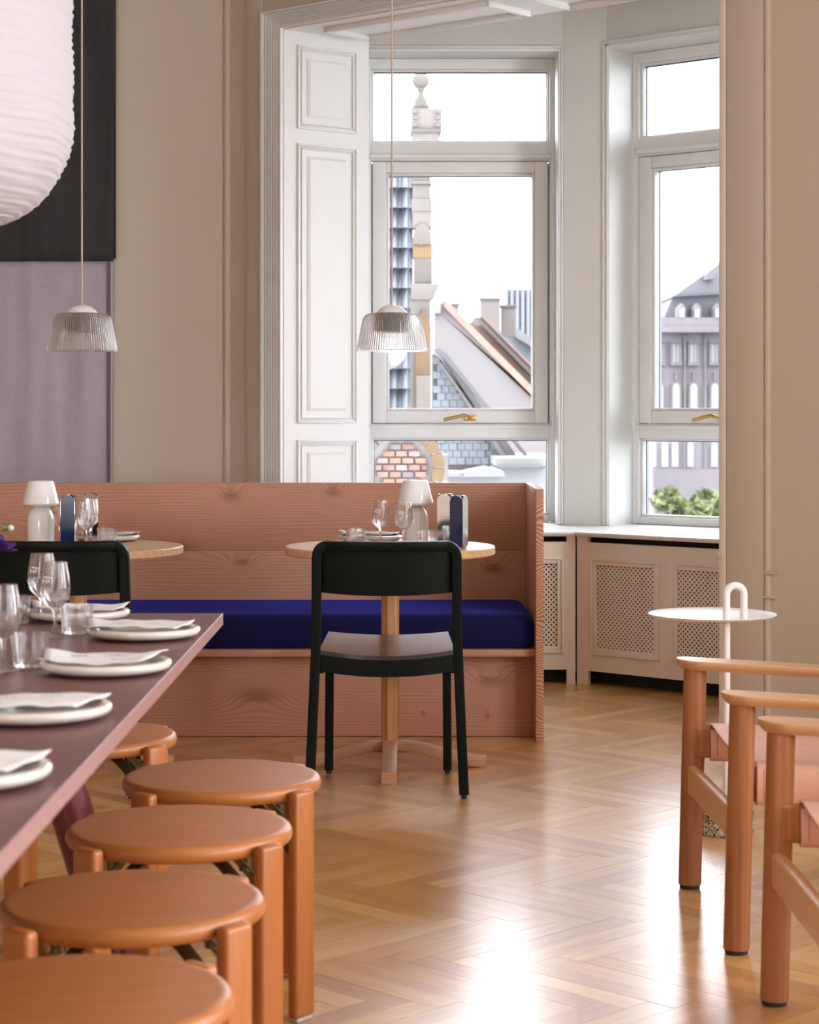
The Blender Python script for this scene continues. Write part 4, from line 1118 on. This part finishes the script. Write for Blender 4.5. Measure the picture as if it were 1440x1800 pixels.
def pinnacle():
    D = 15.0; s = D / F
    r = thing('stone_pinnacle', 'weathered stone pinnacle with ball finial outside the centre window', 'pinnacle', (P(742, 0, D).x, D + .1, -12))
    def part(name, bm, m):
        bm.transform(Matrix.Translation((-r.location.x, -r.location.y, 12))); return obj(name, bm, m, r)
    cx = P(740, 0, D).x; cy = D + .12
    def zz(y): return P(0, y, D).z
    bm = bmesh.new(); bmesh.ops.create_uvsphere(bm, u_segments=24, v_segments=16, radius=15.5 * s, matrix=Matrix.Translation((cx, cy, zz(137)))); part('ball', bm, m_greystone)
    bm = bmesh.new(); lathe(bm, [(0, zz(191)), (14.5*s, zz(191)), (15*s, zz(183)), (13*s, zz(180)), (12*s, zz(175)), (8.5*s, zz(168)), (5*s, zz(162)), (4.5*s, zz(157)), (7*s, zz(154)), (7*s, zz(151)), (0, zz(149))], 24, (cx, cy, 0)); part('baluster', bm, m_greystone)
    bm = bmesh.new(); pbox(bm, 723, 777, 190.5, 227, D, .24, .006)
    for yy in (196, 207, 220):
        for xx in (730, 770): pbox(bm, xx - 4, xx + 4, yy - 2, yy + 2, D - .015, .02)
    part('top_block', bm, m_stone)
    bm = bmesh.new(); pbox(bm, 722, 776, 226.5, 232, D - .02, .28); part('cornice', bm, m_greystone)
    bm = bmesh.new(); pbox(bm, 724, 773, 231.5, 300, D, .22); part('neck_block', bm, m_stone)
    bm = bmesh.new(); pbox(bm, 725, 757, 299.5, 320, D, .2, .004); pbox(bm, 724, 759, 318, 323, D - .02, .24); part('moulded_block', bm, m_stone)
    bm = bmesh.new(); pbox(bm, 725.5, 757, 322.5, 349, D, .2, .004); part('block', bm, m_stone)
    bm = bmesh.new(); pbox(bm, 724, 760, 348.5, 372, D - .01, .22, .012); part('block', bm, m_stone)
    bm = bmesh.new(); pbox(bm, 725.5, 759, 371.5, 401, D, .2, .004); part('block', bm, m_stone)
    bm = bmesh.new(); ppoly(bm, [(725, 430), (759, 430), (758, 408), (752, 398), (742, 391), (733, 398), (727, 408)], D - .03, .2, .01); part('ogee_cap', bm, m_greystone)
    bm = bmesh.new(); pbox(bm, 726, 760, 429.5, 453, D - .01, .2, .004); bmesh.ops.create_uvsphere(bm, u_segments=10, v_segments=8, radius=4 * s, matrix=Matrix.Translation((cx, D - .01, zz(430)))); part('ochre_block', bm, m_ochre)
    bm = bmesh.new(); pbox(bm, 727, 760, 452.5, 498, D - .005, .2, .004); part('grey_block', bm, m_greystone)
    bm = bmesh.new(); ppoly(bm, [(722, 527), (756, 527), (764, 520), (767, 511), (772, 502), (770, 498), (723, 498)], D - .02, .3, .006); part('corbel_ledge', bm, m_stone)
    bm = bmesh.new(); pbox(bm, 721.5, 757, 526.5, 800, D, .3); part('shaft', bm, m_stone)
    bm = bmesh.new(); ppoly(bm, [(730, 727), (757, 727), (757, 570), (750, 555), (744, 540), (738, 555), (735, 570), (730, 640)], D - .03, .05, .008); part('pointed_gablet', bm, m_ochre)
    bm = bmesh.new(); pbox(bm, 732, 757, 660, 730, D - .036, .03, .004); part('gablet_base', bm, m_greystone)
    bm = bmesh.new(); box(bm, cx - .18, cx + .2, D, D + .6, -12, zz(800)); part('wall_below', bm, m_stone)
pinnacle()
def tile_strip():
    D = 15.6
    r = thing('pantile_roof_edge', 'steep strip of blue-black pantiles left of the stone pinnacle', 'roof', (P(706, 0, D).x, D, -12))
    x0 = 652; tw = 18.5; th = 35.2
    bm = bmesh.new(); pbox(bm, 640, 726, 292, 800, D + .06, .3); box(bm, P(640, 0, D).x, P(726, 0, D).x, D + .06, D + .36, -12, P(0, 800, D).z)
    bm.transform(Matrix.Translation((-r.location.x, -D, 12))); obj('roof_boarding', bm, m_gutter, r, smooth=False)
    s = D / F; bm = bmesh.new(); n = 8; rows = []
    for (zz, yo) in ((0, -.085), (th * s * 1.06, -.0)):
        row = []
        for i in range(n + 1):
            u = i / n; row.append(bm.verts.new((u * tw * s, yo - .022 * math.sin(u * 2 * PI) , zz)))
        rows.append(row)
    for i in range(n): bm.faces.new((rows[0][i], rows[0][i + 1], rows[1][i + 1], rows[1][i]))
    bot = [bm.verts.new((v.co.x, v.co.y + .085, v.co.z + .012)) for v in rows[0]]
    for i in range(n): bm.faces.new((rows[0][i + 1], rows[0][i], bot[i], bot[i + 1]))
    first = obj('pantile', bm, m_pant, r, angle=70)
    k = 0
    for j in range(14):
        for i in range(4):
            o = first if k == 0 else first.copy()
            if k: C.objects.link(o); o.parent = r
            k += 1
            q = P(x0 + i * tw, 300 + 35.2 * (j + 1) - 4, D); o.location = (q.x - r.location.x, .02, q.z + 12)
tile_strip()
bm = bmesh.new(); bmesh.ops.create_uvsphere(bm, u_segments=40, v_segments=24, radius=38 * 14.6 / F, matrix=Matrix.Identity(4))
g = obj('pale_globe', bm, plain('white_globe', (.17, .16, .16), .5)); g.location = P(678, 612, 14.6)  # plain pale sphere for the round white disc beside the tiles
tag(g, 'pale round globe beside the dark pantiles, under the glass pendant', 'globe')
bm = bmesh.new(); tube(bm, [(0, .1, -.12), (0, .75, -.14)], .02, 8); obj('bracket', bm, m_gutter, g)

def roundel():
    D = 13.2; s = D / F
    r = thing('brick_roundel', 'round brick panel with ochre stone ring, seen low in the centre window', 'wall panel', (P(706, 0, D).x, D, -12))
    def put(name, bm, m, parent=r):
        bm.transform(Matrix.Translation((-r.location.x, -r.location.y, 12))); return obj(name, bm, m, parent)
    bm = bmesh.new(); ppoly(bm, [(706 + 58 * math.cos(a * PI / 20), 822 - 58 * math.sin(a * PI / 20)) for a in range(40)], D + .03, .3); put('backing', bm, m_mortar)
    bm = bmesh.new(); box(bm, P(648, 0, D).x, P(790, 0, D).x, D + .05, D + .5, -12, P(0, 850, D).z); put('pier', bm, m_stone)
    bh = 12.2; bw = 22.5; rnd = random.Random(5)
    for j in range(-4, 5):
        yc = 822 + j * bh
        for i in range(-3, 4):
            xc = 706 + i * bw + (bw / 2 if j % 2 else 0)
            x0, x1 = xc - bw / 2 + 1.6, xc + bw / 2 - 1.6; lim2 = 46 ** 2 - (j * bh) ** 2
            if lim2 <= 0: continue
            lim = math.sqrt(lim2); x0 = max(x0, 706 - lim); x1 = min(x1, 706 + lim)
            if x1 - x0 < 5: continue
            bm = bmesh.new(); pbox(bm, x0, x1, yc - bh / 2 + 1.4, yc + bh / 2 - 1.4, D + rnd.uniform(-.006, .006), .05, .003); put('brick', bm, rnd.choice(m_bricks))
    for k in range(16):                                         # ring of ochre stones
        a0, a1 = k * 2 * PI / 16 + .02, (k + 1) * 2 * PI / 16 - .02
        pts = [(706 + 55 * math.cos(a0 + (a1 - a0) * t / 4), 822 - 55 * math.sin(a0 + (a1 - a0) * t / 4)) for t in range(5)] + [(706 + 76 * math.cos(a1 - (a1 - a0) * t / 4), 822 - 74 * math.sin(a1 - (a1 - a0) * t / 4)) for t in range(5)]
        bm = bmesh.new(); ppoly(bm, pts, D - .04, .12, .004); put('ring_stone', bm, m_ochre if k in (0, 1, 2, 14, 15) else m_stone)
roundel()

def house(name, label, cat='house', loc=(0, 0, 0)):
    return thing(name, label, cat, loc)
def hp(root, name, m, fn):
    bm = bmesh.new(); fn(bm); bm.transform(Matrix.Translation(-Vector(root.location))); return obj(name, bm, m, root, smooth=False)
# plastered gable house
r = house('gable_house', 'big pale plastered gable with orange tiles along its slope', loc=(P(850, 0, 32).x, 34, -12))
def fn(bm):
    ppoly(bm, [(764, 800), (1060, 800), (1060, 815), (935, 690), (787, 541), (780, 530), (772, 534), (768, 545), (764, 548)], 32, 6)
    box(bm, P(764, 0, 32).x, P(1060, 0, 32).x, 32, 38, -12, P(0, 798, 32).z)
hp(r, 'gable_wall', m_plaster, fn)
hp(r, 'verge', m_tile, lambda bm: ppoly(bm, [(779, 526), (785, 528), (1000, 744), (1000, 760), (782, 541)], 31.9, .5))
hp(r, 'kneeler', m_whitecop, lambda bm: ppoly(bm, [(763, 552), (775, 552), (775, 536), (764, 540)], 31.8, .5, .02))
def chimney(root, x0, x1, y0, y1, D):
    c = hp(root, 'chimney', m_chim, lambda bm: pbox(bm, x0, x1, y0 + 4, y1, D, (x1 - x0) * D / F))
    hp(c, 'chimney_cap', m_gutter, lambda bm: pbox(bm, x0 - 1.5, x1 + 1.5, y0, y0 + 4, D - .05, (x1 - x0) * D / F + .1)).location = (0, 0, 0)
    return c
def capfix(root, x0, x1, y0, y1, D):
    c = hp(root, 'chimney', m_chim, lambda bm: pbox(bm, x0, x1, y0 + 4, y1, D, (x1 - x0) * D / F))
    cap = hp(root, 'chimney_cap', m_gutter, lambda bm: pbox(bm, x0 - 1.5, x1 + 1.5, y0, y0 + 4, D - .05, (x1 - x0) * D / F + .1)); cap.parent = c
    return c
capfix(r, 794, 807, 533, 560, 36)
# the orange tiled roof behind, course by course
r = house('tiled_house', 'orange tiled roof strip behind the plastered gable', loc=(P(900, 0, 38).x, 40, -12))
def fn(bm):
    ppoly(bm, [(815, 800), (1060, 800), (1060, 780), (845, 566), (835, 556), (828, 566), (815, 568)], 38.3, 5); box(bm, P(815, 0, 38.3).x, P(1060, 0, 38.3).x, 38.3, 43, -12, P(0, 798, 38.3).z)
hp(r, 'wall', m_chim, fn)
for i in range(9):
    a = 816 + i * 16; b = 566 + i * 16
    hp(r, 'tile_course', m_tile, lambda bm: ppoly(bm, [(a, b + 5), (a + 31, b + 7), (a + 47.5, b + 23.5), (a + 16.5, b + 21.5)], 37.8 - .02 * (i % 2), .4))
hp(r, 'parapet', m_chim, lambda bm: ppoly(bm, [(838, 556), (850, 560), (1000, 714), (1000, 726), (846, 570)], 37.4, .6))
hp(r, 'parapet_coping', m_tile, lambda bm: ppoly(bm, [(846, 556), (852, 558), (1005, 712), (1005, 717)], 37.3, .6))
r = house('chimney_house', 'blue slate roof with two tall rendered chimneys', loc=(P(890, 0, 46).x, 48, -12))
hp(r, 'slate_roof', m_slate, lambda bm: ppoly(bm, [(868, 800), (1040, 800), (1040, 690), (950, 615), (905, 583), (868, 580)], 46, 6))
hp(r, 'wall', m_chim, lambda bm: box(bm, P(868, 0, 46).x, P(1040, 0, 46).x, 46, 52, -12, P(0, 798, 46).z))
capfix(r, 845, 879, 523, 590, 44); capfix(r, 881, 907, 536, 592, 44.5)
hp(r, 'roof_parapet', m_whitecop, lambda bm: ppoly(bm, [(905, 578), (911, 578), (960, 612), (960, 624), (905, 592)], 45.6, .5))
# tower block far off
r = house('tower_block', 'white tower block with vertical window bands far away', 'tower', (P(915, 0, 160).x, 165, -12))
hp(r, 'slab', m_towerwin, lambda bm: (pbox(bm, 889, 960, 508, 660, 160, 12), box(bm, P(889, 0, 160).x, P(960, 0, 160).x, 160, 172, -12, P(0, 658, 160).z)))
for i in range(8):
    hp(r, 'fin', m_tower, lambda bm: pbox(bm, 888 + i * 9.5, 893.5 + i * 9.5, 507, 660, 159.4, .8))
for yy in (520, 534, 548, 562, 576): hp(r, 'floor_band', m_tower, lambda bm: pbox(bm, 889, 960, yy, yy + 2.5, 159.7, .4))
# slate roofs below
r = house('slate_roof_house', 'blue slate roof with stone coping running down to the right', loc=(P(800, 0, 22).x, 24, -12))
hp(r, 'wall', m_chim, lambda bm: box(bm, P(764, 0, 22).x, P(960, 0, 22).x, 22.3, 27, -12, P(0, 816, 22).z))
hp(r, 'slope', m_gutter, lambda bm: ppoly(bm, [(760, 622), (772, 628), (905, 816), (760, 816)], 22.2, .3))
rnd = random.Random(9)
for j in range(15):                                             # slates
    y0 = 628 + j * 12.6
    n = 6
    for i in range(10):
        x0 = 762 + i * 14 + (7 if j % 2 else 0); x1 = x0 + 13.2
        xr = 768 + (y0 - 622) * .70
        if x0 > xr - 4: continue
        x1 = min(x1, xr)
        hp(r, 'slate', m_slate, lambda bm: ppoly(bm, [(x0, y0 + 12), (x1 + (3 if x1 == xr else 0), y0 + 12), (x1, y0), (x0, y0)], 22.1 - rnd.uniform(0, .03), .08))
hp(r, 'coping', m_whitecop, lambda bm: ppoly(bm, [(765, 610), (778, 617), (925, 824), (905, 824)], 21.9, .4))
hp(r, 'gutter', m_gutter, lambda bm: ppoly(bm, [(763, 615), (772, 612), (786, 622), (940, 815), (934, 815), (780, 628), (770, 620)], 21.7, .2))
hp(r, 'inner_coping', m_stone, lambda bm: ppoly(bm, [(772, 636), (778, 640), (890, 800), (880, 800)], 21.85, .3))
r = house('parapet_wall', 'pale parapet with pitched coping, low in the centre window', 'wall', (P(835, 0, 18).x, 18.5, -12))
hp(r, 'wall', m_whitecop, lambda bm: (pbox(bm, 772, 886, 836, 900, 18, .5), box(bm, P(772, 0, 18).x, P(886, 0, 18).x, 18, 18.5, -12, P(0, 899, 18).z)))
hp(r, 'coping', m_whitecop, lambda bm: (ppoly(bm, [(774, 838), (816, 838), (816, 831), (776, 830)], 17.9, .7), ppoly(bm, [(814, 838), (888, 838), (886, 830), (856, 822), (817, 830)], 17.85, .7)))
r = house('flat_roof', 'pale flat roof with dark verdigris gutter, low right in the centre window', 'roof', (P(930, 0, 20).x, 21, -12))
hp(r, 'fascia', m_whitecop, lambda bm: (pbox(bm, 872, 1000, 805, 822, 20.6, 2.5), box(bm, P(872, 0, 20.6).x, P(1000, 0, 20.6).x, 20.6, 23, -12, P(0, 820, 20.6).z)))
hp(r, 'gutter', m_verd, lambda bm: pbox(bm, 876, 957, 820, 824.5, 20.4, .3))

# palace across the square
def palace():
    D = 85.0
    r = thing('palace_building', 'grey pink stone palace with hipped roof seen in the angled window', 'building', (P(1240, 0, D).x, D + 8, -12))
    def put(name, m, fn, parent=r): return hp(r, name, m, fn) if parent is r else setp(hp(r, name, m, fn), parent)
    def setp(o, p): o.parent = p; return o
    put('facade', m_pal, lambda bm: (pbox(bm, 1150, 1380, 583, 880, D, 14), box(bm, P(1150, 0, D).x, P(1380, 0, D).x, D, D + 14, -12, P(0, 878, D).z)))
    put('plinth', m_paltrim, lambda bm: pbox(bm, 1149, 1380, 825, 880, D - .6, .7))
    put('cornice', m_paltrim, lambda bm: pbox(bm, 1148, 1382, 574, 584, D - .9, 16))
    put('balustrade', m_paltrim, lambda bm: pbox(bm, 1150, 1380, 558, 574, D - .3, 1))
    put('mansard', m_palroof, lambda bm: ppoly(bm, [(1160, 574), (1380, 574), (1370, 516), (1184, 519)], D + 1, 12))
    put('eaves', m_gutter, lambda bm: ppoly(bm, [(1182, 522), (1200, 517), (1290, 512), (1372, 512), (1372, 516), (1290, 516), (1202, 521)], D + .4, 13))
    put('hipped_roof', m_palroof, lambda bm: ppoly(bm, [(1186, 519), (1372, 513), (1320, 446), (1290, 446)], D + 1.5, 11))
    put('roof_dormer', m_palroof, lambda bm: ppoly(bm, [(1241, 492), (1256, 490), (1256, 482), (1247, 477), (1241, 483)], D + .9, 3))
    for xc in (1199, 1226, 1262, 1298, 1334):
        d = put('dormer', m_paltrim, lambda bm: ppoly(bm, [(xc - 7, 560), (xc + 7, 560), (xc + 7, 541), (xc, 533), (xc - 7, 541)], D - .2, 3))
        put('dormer_window', m_palwin, lambda bm: pbox(bm, xc - 4, xc + 4, 543, 558, D - .35, .2), d)
    for xc in (1160, 1189, 1220, 1257, 1293, 1329):
        w = put('window_surround', m_paltrim, lambda bm: (pbox(bm, xc - 9.5, xc + 9.5, 600, 602.5, D - .3, .4), pbox(bm, xc - 9.5, xc - 6.5, 602, 638, D - .2, .3), pbox(bm, xc + 6.5, xc + 9.5, 602, 638, D - .2, .3), pbox(bm, xc - 10, xc + 10, 638, 642, D - .4, .5)))
        put('window_pane', m_palwin, lambda bm: (pbox(bm, xc - 6.2, xc - .7, 603, 637.5, D - .08, .1), pbox(bm, xc + .7, xc + 6.2, 603, 637.5, D - .08, .1)), w)
        arc = [(xc + 6 * math.cos(q * PI / 8), 683 - 9 * math.sin(q * PI / 8)) for q in range(9)]
        arco = [(xc + 10 * math.cos(q * PI / 8), 683 - 14 * math.sin(q * PI / 8)) for q in range(9)]
        w = put('arched_surround', m_paltrim, lambda bm: (ppoly(bm, [(xc + 10, 722), (xc + 10, 683)] + arco[1:] + [(xc - 10, 722)], D - .15, .2), ppoly(bm, [(xc - 2, 668), (xc + 2, 668), (xc + 1, 654), (xc - 1, 654)], D - .3, .3)))
        put('arched_pane', m_palwin, lambda bm: ppoly(bm, [(xc + 6, 721), (xc + 6, 683)] + arc[1:] + [(xc - 6, 721)], D - .25, .08), w)
    for xc in (1148, 1169, 1187, 1214, 1256, 1292, 1328):
        arc = [(xc + 6 * math.cos(q * PI / 8), 783 - 6 * math.sin(q * PI / 8)) for q in range(9)]
        put('tall_pane', m_palwin, lambda bm: ppoly(bm, [(xc + 6, 821), (xc + 6, 783)] + arc[1:] + [(xc - 6, 821)], D - .1, .12))
    for xc in (1204, 1240, 1276): put('pilaster', m_paltrim, lambda bm: pbox(bm, xc - 1.6, xc + 1.6, 586, 824, D - .2, .3))
    put('string_course', m_paltrim, lambda bm: pbox(bm, 1150, 1380, 728, 733, D - .3, .4))
palace()
def tree(px, py, D, R, label, seed):
    c = P(px, py, D)
    r = thing('tree', label, 'tree', (c.x, D, -12), 0, 'young green trees in the square')
    rnd = random.Random(seed)
    bm = bmesh.new(); tube(bm, [(0, 0, 0), (.1, 0, (c.z + 12) * .6), (0, 0, c.z + 12)], .16, 8, scales=[1.3, .9, .4]); obj('trunk', bm, m_trunk, r)
    bm = bmesh.new()
    for i in range(420):
        v = Vector((rnd.gauss(0, 1), rnd.gauss(0, 1), rnd.gauss(0, 1))).normalized() * R * rnd.uniform(.2, 1.25); v.z *= .8; v.z += c.z + 12
        a = rnd.uniform(.14, .26)
        e1 = Vector((rnd.uniform(-1, 1), rnd.uniform(-1, 1), rnd.uniform(-1, 1))).normalized() * a; e2 = e1.cross(Vector((rnd.uniform(-1, 1), rnd.uniform(-1, 1), rnd.uniform(-1, 1)))).normalized() * a * .7
        bm.faces.new([bm.verts.new(v + q) for q in (e1, e2, -e1, -e2)])
    obj('crown', bm, m_leaf, r, smooth=False)['kind'] = 'stuff'
for i, (px, py, D, R, lab) in enumerate(((1172, 878, 62, .36, 'small green tree at the left of the lower angled pane'), (1194, 892, 60, .24, 'smallest green tree low in the middle of the angled pane'),
                                         (1244, 882, 62, .38, 'green tree before the palace plinth, right of the smallest one'), (1231, 898, 58, .26, 'low green tree at the foot of the angled pane'), (1268, 893, 60, .3, 'green tree beside the wall edge in the angled pane'))):
    tree(px, py, D, R * .85, lab, i)
